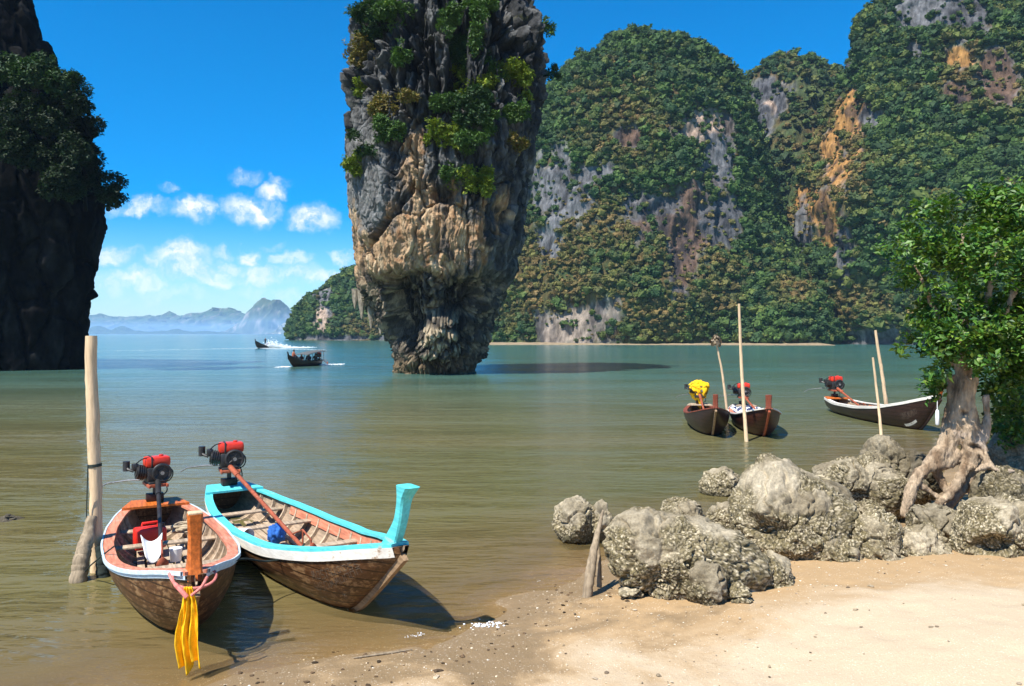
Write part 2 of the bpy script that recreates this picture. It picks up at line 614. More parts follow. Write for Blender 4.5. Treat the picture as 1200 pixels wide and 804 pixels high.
def st_b(s):   # s = 0 below the water .. 1 top
    return float(np.interp(s, [0, .04, .10, .18, .25, .29, .36, .52, .62, .8, 1.0], [3.7, 3.8, 4.5, 5.4, 6.2, 6.7, 7.2, 7.5, 7.6, 7.0, 5.4]))


P, z = loft(-18, ST_L, ST_R, SY, st_b, 760, 1000, zbot=-1.2, expo=2.5, top_round=0.03)
N = grid_normals(P)
shp = P.shape
Pf = P.reshape(-1, 3); Nf = N.reshape(-1, 3)
px, py = PX(Pf[:, 0], SY), PY(Pf[:, 2], SY)
up = sst(py, 190, 120)                      # fluted upper part
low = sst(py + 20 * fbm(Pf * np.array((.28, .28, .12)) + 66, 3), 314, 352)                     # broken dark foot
mid = 1 - np.maximum(up, low)
wp = Pf + 0.5 * np.stack([fbm(Pf * 0.5, 3), fbm(Pf * 0.5 + 40, 3), fbm(Pf * 0.5 + 80, 3)], -1)
fl = ridged(wp * np.array((0.42, 0.42, 0.09)), 4)
f1, f2, cid = voro(wp * np.array((0.75, 0.75, 0.28)))
g1, g2, gid = voro(wp * np.array((1.9, 1.9, 0.8)) + 7)
h1_, h2_, hid = voro(wp * np.array((0.85, 0.85, 0.9)) + 31)
crack = 1 - sst(f2 - f1, 0.02, 0.22)
crack2 = 1 - sst(g2 - g1, 0.02, 0.22)
lump = 1 - np.minimum(h1_, 1)
big = fbm(Pf * np.array((0.13, 0.13, 0.07)), 3)
drip = ridged(wp * np.array((0.8, 0.8, 0.10)) + 11, 3)
d = 0.9 * big
c1, c2, colid = voro(wp * np.array((0.85, 0.85, 0.11)) + 51)
b1_, b2_, bid = voro(wp * np.array((1.7, 1.7, 0.42)) + 61)
cleft = 1 - sst(c2 - c1, 0.0, 0.20); cleft2 = 1 - sst(b2_ - b1_, 0.0, 0.14)
d += up * (1.9 * (fl ** 2 - 0.42) + 1.3 * (colid - 0.5) - 1.1 * cleft - 0.45 * cleft2 + 0.5 * (bid - 0.5) - 0.35 * crack)
k1, k2, kid = voro(wp * np.array((0.26, 0.26, 0.17)) + 3)
fine = ridged(wp * np.array((1.7, 1.7, 0.16)) + 21, 4)
d += mid * (0.9 * (drip - 0.6) + 0.9 * (kid - 0.5) - 0.3 * (1 - sst(k2 - k1, 0.01, 0.05)) + 0.65 * (fine - .6) + 0.22 * (bid - .5) - 0.22 * cleft2 + 0.35 * (colid - .5) - 1.1 * sst(fbm(wp * np.array((.35, .35, .2)) + 77, 3), .22, .45))
d += low * (0.7 * (lump - 0.45) + 0.75 * (hid - 0.5) - 0.35 * crack2 - 0.4 * cleft2 + 0.5 * (drip - .6) + 0.8 * fbm(Pf * 0.35 + 9, 3) - 0.55)
# the big recess under the ochre wall, with the lit pedestal standing in it
rec = sst(ell(px + 10 * fbm(Pf * .5, 2), py + 12 * fbm(Pf * .4 + 5, 2), 480, 374, 30, 42), 0, 0.5) + .6 * sst(ell(px, py + 14 * fbm(Pf * .4 + 15, 2), 552, 362, 34, 24), 0, 0.6)
d -= 1.8 * np.minimum(rec, 1)
ped = sst(ell(px, py, 517, 398, 34, 34), 0, 0.6)
d += 1.7 * ped
slab = sst(ell(px, py, 446, 228, 30, 72), 0, 0.25)        # smooth grey slab upper left
d = d * (1 - 0.55 * slab) + 0.55 * slab
wall = np.maximum(sst(ell(px, py, 492, 296, 40, 36), 0, .3), sst(ell(px, py, 548, 300, 34, 42), 0, .3))
d = d * (1 - .62 * wall) + wall * (.10 + .45 * (kid - .5) + .25 * (fine - .6) - .5 * (1 - sst(np.abs(px - 521 + 5 * fbm(Pf * .4, 2)), 1.5, 5)))
# cave-like hollow right of centre and a diagonal crack below the slab
d -= 1.2 * sst(ell(px, py, 531, 247, 18, 12), 0, 0.6)
line = np.abs((py - 300) + (px - 450) * 1.25) / 1.6
d -= 0.9 * (1 - sst(line, 1.5, 5)) * (px > 446) * (px < 500) * mid
d += 0.13 * fbm(Pf * np.array((2.6, 2.6, 1.2)), 4) * (1 + low)
d += up * .55 * (ridged(wp * np.array((2.0, 2.0, .30)) + 5, 3) ** 2 - .4) + (1 - up) * .22 * (ridged(Pf * np.array((2.6, 2.6, 1.1)) + 8, 4) - .6) - up * .9 * (1 - sst(c2 - c1, 0.0, 0.10))
edge = np.abs(Nf[:, 0]) ** 3
Pd = Pf + Nf * d[:, None] * (1 - 0.35 * edge)[:, None]
# ragged pinnacles along the top
tp = sst(Pf[:, 2], 27, 31.5)
Pd[:, 2] += tp * 1.3 * (ridged(Pf * np.array((0.9, 0.9, 0.0)), 3) - 0.55)
# stone colour, with shade painted into the clefts and undercut foot
n1 = fbm(wp * np.array((0.9, 0.9, 0.22)), 4); n2 = fbm(wp * np.array((2.2, 2.2, 0.35)) + 5, 4); n3 = fbm(Pf * 1.1 + 20, 4)
dark = np.array((0.030, 0.031, 0.032)); grey = np.array((0.16, 0.16, 0.155)); pale = np.array((0.34, 0.325, 0.295))
och = np.array((0.42, 0.275, 0.155)); rust = np.array((0.24, 0.115, 0.05)); cream = np.array((0.58, 0.44, 0.28))


def lerp(a, b, f): return a + (b - a) * np.clip(f, 0, 1)[:, None]


col = lerp(np.tile(dark, (len(Pf), 1)), grey, sst(n1 + 0.5 * n2, -0.35, 0.55))
col = lerp(col, pale, sst(n2 + 0.4 * n3, 0.30, 0.75) * 0.6)
col = lerp(col, grey * 1.15, slab * 0.8)
col = lerp(col, dark * 0.9, slab * sst(n2, 0.05, 0.5) * 0.8)
om = np.maximum.reduce([ell(px, py, 520, 290, 66, 58), ell(px, py, 465, 310, 52, 46), ell(px, py, 497, 215, 16, 62) * 1.0,
                        ell(px, py, 418, 300, 14, 60), ell(px, py, 430, 300, 16, 50), ell(px, py, 590, 260, 10, 40) * .5])
n4 = fbm(wp * np.array((1.5, 1.5, 0.10)) + 91, 4)
om = sst(om + 0.5 * n3 + 0.55 * n4 - .02, 0.05, 0.5)
col = lerp(col, och, om * 0.92)
col = lerp(col, rust, om * sst(n2 + n3 * .5, 0.0, 0.5) * 0.8)
col = lerp(col, cream, om * sst(-n2 + 0.8 * n4, 0.1, 0.6) * 0.85)
col = lerp(col, dark * 1.4, om * sst(-n1 - n4 * .8, 0.15, 0.45) * 0.85)
lowm = low * sst(n3 + 0.3 * n2, -0.1, 0.35)
col = lerp(col, np.array((0.055, 0.047, 0.038)), low * 0.85)  # shade under the overhang painted into the foot
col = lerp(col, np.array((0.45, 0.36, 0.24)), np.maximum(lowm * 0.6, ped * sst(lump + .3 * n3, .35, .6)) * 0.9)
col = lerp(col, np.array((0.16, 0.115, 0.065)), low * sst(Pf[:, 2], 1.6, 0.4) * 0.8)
col = lerp(col, dark * 0.8, np.maximum(cleft * 0.6 * up, cleft2 * 0.4) * (1 - 0.4 * om))  # clefts painted darker to deepen their shade
moss = sst(fbm(Pf * 0.9 + 60, 4), 0.25, 0.6) * np.clip(Nf[:, 2] * 2 + 0.4, 0, 1) * (1 - low)
col = lerp(col, np.array((0.13, 0.13, 0.04)), moss * 0.5)
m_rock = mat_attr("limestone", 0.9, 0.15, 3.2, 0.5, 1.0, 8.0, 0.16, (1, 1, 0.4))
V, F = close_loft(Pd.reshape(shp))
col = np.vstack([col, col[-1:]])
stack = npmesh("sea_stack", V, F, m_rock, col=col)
tag(stack, "huge top-heavy limestone sea stack with grey and ochre faces standing alone in the bay", "rock stack")
for i, (a_, y0_, y1_, r_) in enumerate([(407, 158, 214, .30), (423, 330, 374, .42), (434, 340, 386, .45), (415, 338, 362, .30), (445, 352, 392, .40), (428, 262, 300, .3)]):
    Ys = SY - 1.0 if a_ > 410 else SY - .5
    zz = np.linspace(0, 1, 30); th_ = np.linspace(0, 2 * math.pi, 16, endpoint=False)
    rr = r_ * (1 - zz ** 1.6 * .85)[:, None] * (1 + .35 * fbm(np.stack([np.repeat(zz * 3, 16), np.tile(np.cos(th_), 30), np.tile(np.sin(th_), 30) + i], -1), 3).reshape(30, 16))
    t0w = W(a_, y0_, Ys); t1w = W(a_ + 1, y1_, Ys)
    Vs = np.zeros((30, 16, 3))
    Vs[:, :, 0] = t0w.x + (t1w.x - t0w.x) * zz[:, None] + rr * np.cos(th_); Vs[:, :, 1] = Ys + .5 * (1 - zz[:, None]) + rr * np.sin(th_); Vs[:, :, 2] = t0w.z + (t1w.z - t0w.z) * zz[:, None]
    Vs, Fs_ = close_loft(Vs)
    npmesh("stalactite", Vs, Fs_, m_rock, stack, col=np.tile(np.array((0.30, 0.26, 0.20)) * (1.3 if i == 0 else .8), (len(Vs), 1)) * (1 + .5 * fbm(Vs * 2, 3))[:, None])
STACK_P = Pd.reshape(shp); STACK_PX = px.reshape(shp[:2]); STACK_PY = py.reshape(shp[:2])


def stack_pt(qx, qy):
    """point on the camera side of the stack nearest the given column and row"""
    A = STACK_P.reshape(-1, 3)
    fx, fy = PX(A[:, 0], A[:, 1]), PY(A[:, 2], A[:, 1])
    sc = (fx - qx) ** 2 + (fy - qy) ** 2 + np.where(A[:, 1] > SY + 1.0, 1e6, 0) + 4 * (A[:, 1] - 55)
    return Vector(A[np.argmin(sc)])


# ---- dark cliff at the left edge
CL_R = [(-20, 28), (0, 32), (35, 47), (60, 55), (84, 58), (110, 76), (140, 88), (170, 98), (200, 106), (230, 116), (262, 119), (290, 113), (330, 104), (360, 100), (390, 96), (420, 95), (438, 94), (470, 94)]
CL_L = [(-20, -900), (470, -900)]


def cl_b(s): return float(np.interp(s, [0, .1, .3, .55, .72, 1], [9.0, 9.5, 12, 16, 17, 6]))


P, z = loft(-60, CL_L, CL_R, 72.0, cl_b, 300, 900, zbot=-1.5, expo=2.0, top_round=0.05)
N = grid_normals(P); shp = P.shape
Pf = P.reshape(-1, 3); Nf = N.reshape(-1, 3)
wp = Pf + 0.7 * np.stack([fbm(Pf * 0.4, 3), fbm(Pf * 0.4 + 40, 3), fbm(Pf * 0.4 + 80, 3)], -1)
f1, f2, cid = voro(wp * np.array((0.5, 0.5, 0.2)))
d = 0.9 * fbm(Pf * np.array((0.15, 0.15, 0.08)), 3) + 0.8 * (ridged(wp * np.array((0.35, 0.35, 0.08)), 4) - 0.6) + 0.6 * (cid - 0.5) - 0.6 * (1 - sst(f2 - f1, 0.02, 0.2)) + 0.12 * fbm(Pf * 2, 3)
Pd = Pf + Nf * d[:, None]
n1 = fbm(wp * np.array((0.9, 0.9, 0.22)), 4)
col = lerp(np.tile(np.array((0.005, 0.005, 0.005)), (len(Pf), 1)), np.array((0.018, 0.018, 0.018)), sst(n1, -0.2, 0.6))  # near-black stone: the shade on this cliff is put into its colour
V, F = close_loft(Pd.reshape(shp)); col = np.vstack([col, col[-1:]])
m_cliff = mat_attr("shaded_limestone", 0.95, 0.02, 3.2, 0.45, 0.6, 5.0, 0.10, (1, 1, 0.45))
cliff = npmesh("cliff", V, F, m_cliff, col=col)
tag(cliff, kind='structure')
# ------------------------------------------------------------ forested limestone hills
m_hill = mat_attr("hill_rock", 0.92, 0.1, 0.9, 0.75, 1.0, 1.6, 0.5, (1, 1, 0.28))
m_jungle = mat_attr("jungle_leaves", 0.75, 0.2, 0.9, 0.35, 0, trans=0.12)


def ico(sub):
    import bmesh
    bm = bmesh.new()
    bmesh.ops.create_icosphere(bm, subdivisions=sub, radius=1.0)
    V = np.array([v.co[:] for v in bm.verts]); F = np.array([[v.index for v in f.verts] for f in bm.faces])
    bm.free()
    return V, F


def tri_leaves(n, size, r, seed, low=-0.35):
    """n loose leaf tufts on a dome of radius r"""
    g = np.random.default_rng(seed)
    d_ = g.normal(size=(n, 3)); d_ /= np.linalg.norm(d_, axis=1)[:, None]
    d_[:, 2] = np.where(d_[:, 2] < low, -d_[:, 2], d_[:, 2])
    c_ = d_ * (r * g.uniform(0.8, 1.15, n))[:, None]
    a_ = g.normal(size=(n, 3)); a_ -= d_ * (a_ * d_).sum(1)[:, None] * 0.6
    a_ /= np.linalg.norm(a_, axis=1)[:, None]
    b_ = np.cross(d_ + 0.5 * g.normal(size=(n, 3)), a_); b_ /= np.linalg.norm(b_, axis=1)[:, None]
    s = size * g.uniform(0.6, 1.3, n)[:, None]
    V = np.stack([c_ - a_ * s, c_ + b_ * s * 0.7, c_ + a_ * s, c_ - b_ * s * 0.7], 1).reshape(-1, 3)
    F = np.arange(4 * n).reshape(-1, 4)
    return V, F


PROTO = []
for k in range(7):
    V0, F0 = ico(1)
    q = fbm(V0 * 1.5 + 13 * k, 3)
    V0 = V0 * (0.74 + 0.8 * q)[:, None]
    V0[:, 2] *= 0.75
    V1, F1 = tri_leaves(56, 0.23, 0.86, k + 50)
    V1 *= (0.85 + 0.75 * fbm(V1 * 1.5 + 13 * k, 3))[:, None]
    V1[:, 2] *= 0.8
    PROTO.append((V0, F0, V1, F1))


def scatter_crowns(name, cen, rad, cols, seed, parent=None):
    g = np.random.default_rng(seed)
    VV, TT, QQ, CC = [], [], [], []
    off = 0
    kind = g.integers(0, len(PROTO), len(cen))
    for k, (V0, F0, V1, F1) in enumerate(PROTO):
        idx = np.where(kind == k)[0]
        m = len(idx)
        if not m: continue
        Vp = np.vstack([V0, V1])
        ang = g.uniform(0, 6.28, m); ca, sa = np.cos(ang), np.sin(ang)
        st_ = g.uniform(0.8, 1.25, m)
        x_ = (Vp[:, 0][None] * ca[:, None] - Vp[:, 1][None] * sa[:, None]) * rad[idx][:, None]
        y_ = (Vp[:, 0][None] * sa[:, None] + Vp[:, 1][None] * ca[:, None]) * rad[idx][:, None]
        z_ = Vp[:, 2][None] * (rad[idx] * st_)[:, None]
        Vw = np.stack([x_, y_, z_], -1) + cen[idx][:, None, :]
        nv = len(Vp)
        base = off + np.arange(m)[:, None, None] * nv
        TT.append((F0[None] + base).reshape(-1, 3))
        QQ.append((F1[None] + len(V0) + base).reshape(-1, 4))
        jit = g.uniform(0.75, 1.3, (m, nv, 1)); jit[:, :len(V0)] = 0.8
        CC.append((cols[idx][:, None, :] * jit).reshape(-1, 3))
        VV.append(Vw.reshape(-1, 3)); off += m * nv
    ob = npmesh(name, np.vstack(VV), [np.vstack(TT), np.vstack(QQ)], m_jungle, parent, smooth=False, col=np.vstack(CC))
    return ob


GREENS = np.array([(0.048, 0.092, 0.024), (0.068, 0.118, 0.028), (0.040, 0.078, 0.028), (0.105, 0.138, 0.032), (0.145, 0.148, 0.042)])
DRY = np.array([(0.20, 0.142, 0.048), (0.235, 0.160, 0.060), (0.18, 0.155, 0.048), (0.165, 0.155, 0.042)])


def hill(name, jname, py_top, left, right, cy, bfun, nz, nth, bare, dryp, ncr, rmin, rmax, seed, amp=5.0, expo=2.1, zbot=-2, top_round=0.12, dry_base=-0.2, bare_base=0.0):
    P, z = loft(py_top, left, right, cy, bfun, nz, nth, zbot, expo, top_round)
    N = grid_normals(P); shp = P.shape
    Pf = P.reshape(-1, 3); Nf = N.reshape(-1, 3)
    so = seed * 31.7
    sc = amp / 5.0
    d = amp * fbm(Pf / (34 * sc) + so, 3) + 0.55 * amp * (ridged(Pf * np.array((1, 1, 0.45)) / (22 * sc) + so, 3) - 0.55) + 0.30 * amp * fbm(Pf / (7 * sc) + so, 3)
    wpp = Pf + 3 * np.stack([fbm(Pf / 12, 2), fbm(Pf / 12 + 9, 2), fbm(Pf / 12 + 19, 2)], -1)
    q0x, q0y = PX(Pf[:, 0], Pf[:, 1]), PY(Pf[:, 2], Pf[:, 1])
    for (a, b_, rx, ry, cc) in bare:      # bare faces are steeper and fluted
        fb_ = sst(ell(q0x, q0y, a, b_, rx * 1.1, ry * 1.1), 0, .5)
        d = d + fb_ * (2.2 * (ridged(wpp * np.array((1, 1, .22)) / 5 + so, 4) - .62) - .8)
    Pd = Pf + Nf * d[:, None]
    Pd[:, 2] += 0.25 * amp * fbm(Pf / 9 + so + 3, 3) * sst(Pf[:, 2], 5, 20)
    G2 = grid_normals(Pd.reshape(shp)).reshape(-1, 3)
    qx, qy = PX(Pd[:, 0], Pd[:, 1]), PY(Pd[:, 2], Pd[:, 1])
    nn = fbm(Pf / 9 + so, 4); ns = fbm(wpp * np.array((1, 1, 0.3)) / 4 + so, 4)
    bm_ = np.full(len(Pf), -1.0) + bare_base; bcol = np.tile(np.array((0.20, 0.195, 0.19)), (len(Pf), 1))
    for (a, b_, rx, ry, cc) in bare:
        e = ell(qx, qy, a, b_, rx, ry)
        f = sst(e + 0.9 * nn, 0.0, 0.35)
        bcol = lerp(bcol, np.array(cc), f)
        bm_ = np.maximum(bm_, e)
    bm = sst(bm_ + 0.8 * nn + 0.45 * ns + 0.10, 0.0, 0.40)
    soil = lerp(np.tile(np.array((0.085, 0.06, 0.025)), (len(Pf), 1)), np.array((0.055, 0.075, 0.03)), sst(nn, -0.3, 0.3))
    rock = bcol * (1.0 + 0.75 * ns)[:, None]
    rock = lerp(rock, np.array((0.022, 0.022, 0.025)), sst(ns, -0.05, 0.35) * 0.85)
    col = lerp(soil, rock, bm)
    V, F = close_loft(Pd.reshape(shp)); col2 = np.vstack([col, col[-1:]])
    ob = npmesh(name, V, F, m_hill, col=col2)
    tag(ob, kind='structure')
    # tree crowns that clothe it (one wood, uncountable)
    g = np.random.default_rng(seed + 200)
    A = Pd.reshape(shp)
    ar = np.linalg.norm(np.cross(np.roll(A, -1, 1) - A, np.gradient(A, axis=0)), axis=2).ravel()
    cv = np.array((0, 0, 30.0)) - Pd
    face = (G2 * cv).sum(1) / np.linalg.norm(cv, axis=1)
    pr = ar * (face > -0.25) * (Pd[:, 2] > 0.8) * (1 - 0.80 * bm) * (1 - 0.6 * sst(-G2[:, 2], 0.15, 0.5))
    pr *= (qx > -250) & (qx < 1420)
    pr = pr / pr.sum()
    idx = g.choice(len(Pd), ncr, p=pr)
    r = rmin + (rmax - rmin) * g.beta(1.3, 3.0, ncr)
    dm = np.full(ncr, -1.0)
    for (a, b_, rx, ry, k) in dryp:
        dm = np.maximum(dm, ell(qx[idx], qy[idx], a, b_, rx, ry) * k)
    dm = sst(dm + 0.8 * nn[idx] + 0.14 * g.normal(size=ncr) + 0.08, 0.0, 0.6)
    dm = np.maximum(dm, (g.random(ncr) < 0.035) * 0.7)
    gi = np.clip((2.2 + 2.2 * fbm(Pf[idx] / 14 + so + 70, 3) + 0.6 * g.normal(size=ncr)), 0, 4).astype(int)
    cc = GREENS[gi] * g.uniform(0.75, 1.25, (ncr, 1))
    cc = lerp(cc, DRY[g.integers(0, 4, ncr)] * g.uniform(0.7, 1.2, (ncr, 1)), dm)
    r = r * (1 - 0.35 * dm) * (1 - .35 * bm[idx])
    cen = Pd[idx] + G2[idx] * (0.25 * r)[:, None] + np.array((0, 0, 1.0)) * (0.25 * r)[:, None] + g.normal(size=(ncr, 3)) * 0.3
    jo = scatter_crowns(jname, cen, r, cc, seed + 400)
    tag(jo, kind='stuff')
    return Pd


GR = (0.14, 0.14, 0.145); PINK = (0.34, 0.25, 0.19); OCH = (0.34, 0.18, 0.06); DG = (0.085, 0.085, 0.09); PALE = (0.25, 0.205, 0.165); BR = (0.11, 0.07, 0.05)
hill("hill", "jungle", 38,
     [(38, 728), (45, 712), (60, 690), (80, 670), (100, 650), (130, 632), (200, 602), (300, 585), (404, 560), (430, 560)],
     [(38, 768), (45, 790), (60, 815), (85, 845), (100, 857), (130, 872), (200, 890), (300, 905), (404, 930), (430, 930)],
     275, lambda s: float(np.interp(s, [0, .15, .5, .8, 1], [45, 44, 33, 20, 9])), 240, 560,
     [(825, 150, 42, 24, PINK), (845, 190, 26, 32, GR), (655, 225, 42, 48, GR), (690, 205, 40, 14, GR), (800, 255, 70, 48, BR), (760, 240, 40, 22, DG), (845, 255, 30, 40, DG), (800, 300, 20, 50, BR),
      (685, 378, 52, 28, PALE), (650, 390, 24, 14, PALE), (740, 160, 20, 16, BR), (640, 285, 20, 20, GR)],
     [(640, 320, 90, 70, .9), (700, 265, 80, 40, .9), (800, 290, 70, 80, .8), (760, 370, 70, 30, .7), (740, 150, 60, 60, .5), (840, 340, 60, 40, .4)],
     9500, 0.7, 3.2, 1, 4.5)
hill("hill", "jungle", 68,
     [(68, 900), (75, 885), (91, 868), (102, 861), (200, 850), (404, 840), (430, 840)],
     [(68, 925), (74, 945), (84, 965), (100, 985), (200, 1010), (404, 1050), (430, 1050)],
     345, lambda s: float(np.interp(s, [0, .5, 1], [62, 45, 12])), 170, 360,
     [(905, 110, 26, 30, DG), (900, 125, 10, 14, PINK), (890, 140, 18, 30, DG)], [(930, 130, 40, 40, .3)], 3400, 0.9, 3.6, 2, 5.0)
hill("hill", "jungle", -34,
     [(-34, 1095), (0, 1056), (13, 1012), (21, 1002), (57, 998), (75, 992), (100, 992), (150, 972), (200, 950), (250, 932), (300, 938), (360, 948), (404, 952), (430, 952)],
     [(-34, 1150), (0, 1192), (20, 1260), (60, 1380), (120, 1520), (430, 1700)],
     262, lambda s: float(np.interp(s, [0, .06, .3, .6, .85, 1], [68, 69, 60, 42, 22, 8])), 260, 700,
     [(1000, 135, 24, 50, OCH), (980, 190, 20, 46, OCH), (950, 240, 34, 26, OCH), (975, 270, 18, 36, OCH), (990, 60, 14, 44, DG), (1085, 15, 44, 26, GR), (1140, 20, 34, 30, DG), (1075, 60, 24, 12, GR),
      (1020, 140, 14, 18, GR), (1170, 95, 30, 36, BR), (940, 275, 14, 40, GR), (990, 290, 12, 40, DG), (1120, 70, 26, 16, OCH), (1125, 110, 20, 20, BR), (970, 385, 12, 26, DG), (1040, 395, 60, 14, DG), (1000, 400, 50, 8, DG)],
     [(985, 190, 50, 90, .9), (950, 250, 50, 40, 1), (1125, 85, 40, 50, .7), (1010, 360, 90, 30, .5), (1180, 110, 40, 40, .6)],
     12500, 0.75, 3.5, 3, 5.0, zbot=-2)
hill("hill", "jungle", 292,
     [(292, 880), (310, 850), (340, 825), (380, 800), (404, 790), (430, 790)],
     [(292, 905), (310, 930), (340, 950), (380, 965), (404, 970), (430, 970)],
     262, lambda s: float(np.interp(s, [0, .5, 1], [36, 28, 10])), 110, 360,
     [], [(930, 340, 30, 30, .6)], 2600, 0.8, 3.2, 4, 4.0)
hill("island", "jungle", 297,
     [(297, 448), (310, 425), (320, 405), (340, 380), (352, 362), (366, 352), (385, 346), (399, 344), (420, 344)],
     [(297, 500), (320, 540), (399, 590), (420, 590)],
     400, lambda s: float(np.interp(s, [0, .5, 1], [34, 26, 8])), 130, 400,
     [(382, 362, 9, 28, GR), (378, 375, 10, 16, PINK), (372, 345, 8, 12, GR), (400, 396, 60, 3, DG)], [(425, 385, 40, 16, .8)], 3000, 1.0, 3.6, 5, 4.0)

# beach strip and tide-washed ledge at the foot of the hills
m_farsand = mat_flat("far_sand", (0.26, 0.20, 0.125), 0.95, 0.1, var=0.3, nscale=0.6, bump=0)
xq = np.linspace(-12, 88, 260)
prof = [(-7, -0.3), (-2.5, 0.08), (1.5, 0.3), (9, 0.6)]
V = []
for (dy, zz) in prof:
    yy_ = 229 - 9 * np.exp(-((xq - 85) / 30) ** 2) + 2.0 * fbm(np.stack([xq / 9, xq * 0, xq * 0], -1), 3) + dy
    V.append(np.stack([xq, yy_, zz + 0.15 * fbm(np.stack([xq / 2, xq * 0 + dy, xq * 0], -1), 3)], -1))
far_beach = npmesh("far_beach", np.vstack(V), grid_faces(4, len(xq)), m_farsand)
tag(far_beach, kind='structure')

# far mountains and low islands across the bay
m_mtn = mat_attr("mountain_slopes", 0.95, 0.05, 0.004, 0.4, 0)


def mountain(name, sky_line, cy, depth, seed, greens=((0.05, 0.085, 0.035), (0.19, 0.17, 0.14)), rough=0.05, nb=26):
    """ridge whose skyline follows (column, row) pairs at distance cy"""
    g = np.random.default_rng(seed)
    cols_ = np.array([a for a, _ in sky_line], float); rows_ = np.array([b_ for _, b_ in sky_line], float)
    n = 260
    cx = np.linspace(cols_[0], cols_[-1], n)
    x_ = (cx - 600) / FPX * cy
    H = CAMZ - (np.interp(cx, cols_, rows_) - HZ) / FPX * cy
    H = np.maximum(H, 0.5)
    q = np.linspace(-1, 1, nb)
    X_, Q = np.meshgrid(x_, q)
    Hm = np.tile(H, (nb, 1)) * (1 - np.abs(Q) ** 1.4)
    Yv = cy + Q * depth
    Pq = np.stack([X_.ravel(), Yv.ravel(), Hm.ravel()], -1)
    s_ = 1.0 / (H.max() * 0.55)
    nz_ = fbm(Pq * s_ + seed, 4) * (1 - np.abs(Q.ravel()) ** 6)
    Pq[:, 2] = Pq[:, 2] + H.max() * 0.16 * nz_ * (Pq[:, 2] > H.max() * .04)
    Pq[:, 1] += depth * 0.25 * fbm(Pq * s_ * 1.3 + 50, 3)
    Pq[:, 2] -= 2.0 * (np.abs(Q.ravel()) > 0.98)
    cl = sst(fbm(Pq * s_ * np.array((3, 3, 1.0)) + 8, 4), 0.0, 0.45)
    c_ = lerp(np.tile(np.array(greens[0]), (len(Pq), 1)), np.array(greens[1]), cl)
    o = npmesh(name, Pq, grid_faces(nb, n), m_mtn, col=c_)
    tag(o, kind='structure')
    return o


mountain("mountain", [(266, 391), (274, 388), (281, 385), (287, 377), (293, 371), (299, 366), (303, 353), (308, 349), (314, 352), (320, 353), (327, 351), (333, 357), (338, 364), (344, 369), (352, 380), (362, 390)], 9000, 700, 3, ((0.06, 0.085, 0.05), (0.30, 0.26, 0.23)))
mountain("mountain", [(322, 391), (328, 388), (334, 381), (338, 375), (344, 373), (352, 372), (362, 376), (380, 390)], 7200, 400, 8, ((0.10, 0.11, 0.07), (0.52, 0.47, 0.42)))
mountain("mountain", [(170, 391), (185, 375), (195, 369), (204, 367), (215, 371), (228, 368), (240, 366), (252, 362), (264, 360), (272, 361), (285, 366), (300, 372), (330, 378), (370, 391)], 15500, 1800, 5)
mountain("mountain", [(20, 391), (60, 374), (85, 371), (102, 369), (116, 368), (130, 371), (146, 372), (160, 371), (176, 370), (190, 373), (205, 379), (225, 384), (250, 391)], 13500, 1600, 6)
mountain("mountain", [(600, 391), (700, 360), (800, 345), (900, 360), (1000, 391)], 15500, 1800, 12)
mountain("island", [(100, 391.2), (106, 386), (112, 382), (118, 382), (124, 386), (130, 388), (137, 385), (142, 382), (148, 384), (154, 388), (164, 388), (178, 389), (186, 388), (200, 387.5), (206, 385), (212, 387), (224, 389), (240, 388), (262, 389.5), (280, 391.2)], 7500, 240, 9, ((0.03, 0.055, 0.028), (0.06, 0.09, 0.045)))

# ------------------------------------------------------------ haze: the warm-season air over the bay
bpy.ops.mesh.primitive_cube_add(size=1, location=(0, 9450, 62))
hz = bpy.context.active_object
hz.name = "haze"
hz.scale = (40000, 19700, 139)
m_haze = bpy.data.materials.new("haze_air")
m_haze.use_nodes = True
ht = NT(m_haze.node_tree)
ht.n.clear()
pv = ht.new('ShaderNodeVolumePrincipled')
pv.inputs['Color'].default_value = (0.46, 0.68, 1.0, 1)
pv.inputs['Density'].default_value = 0.00010
pv.inputs['Anisotropy'].default_value = 0.0
ho = ht.new('ShaderNodeOutputMaterial')
ht.l.new(pv.outputs[0], ho.inputs['Volume'])
m_haze.cycles.homogeneous_volume = True
hz.data.materials.append(m_haze)
tag(hz, kind='stuff')
# ------------------------------------------------------------ small mesh kit
import bmesh


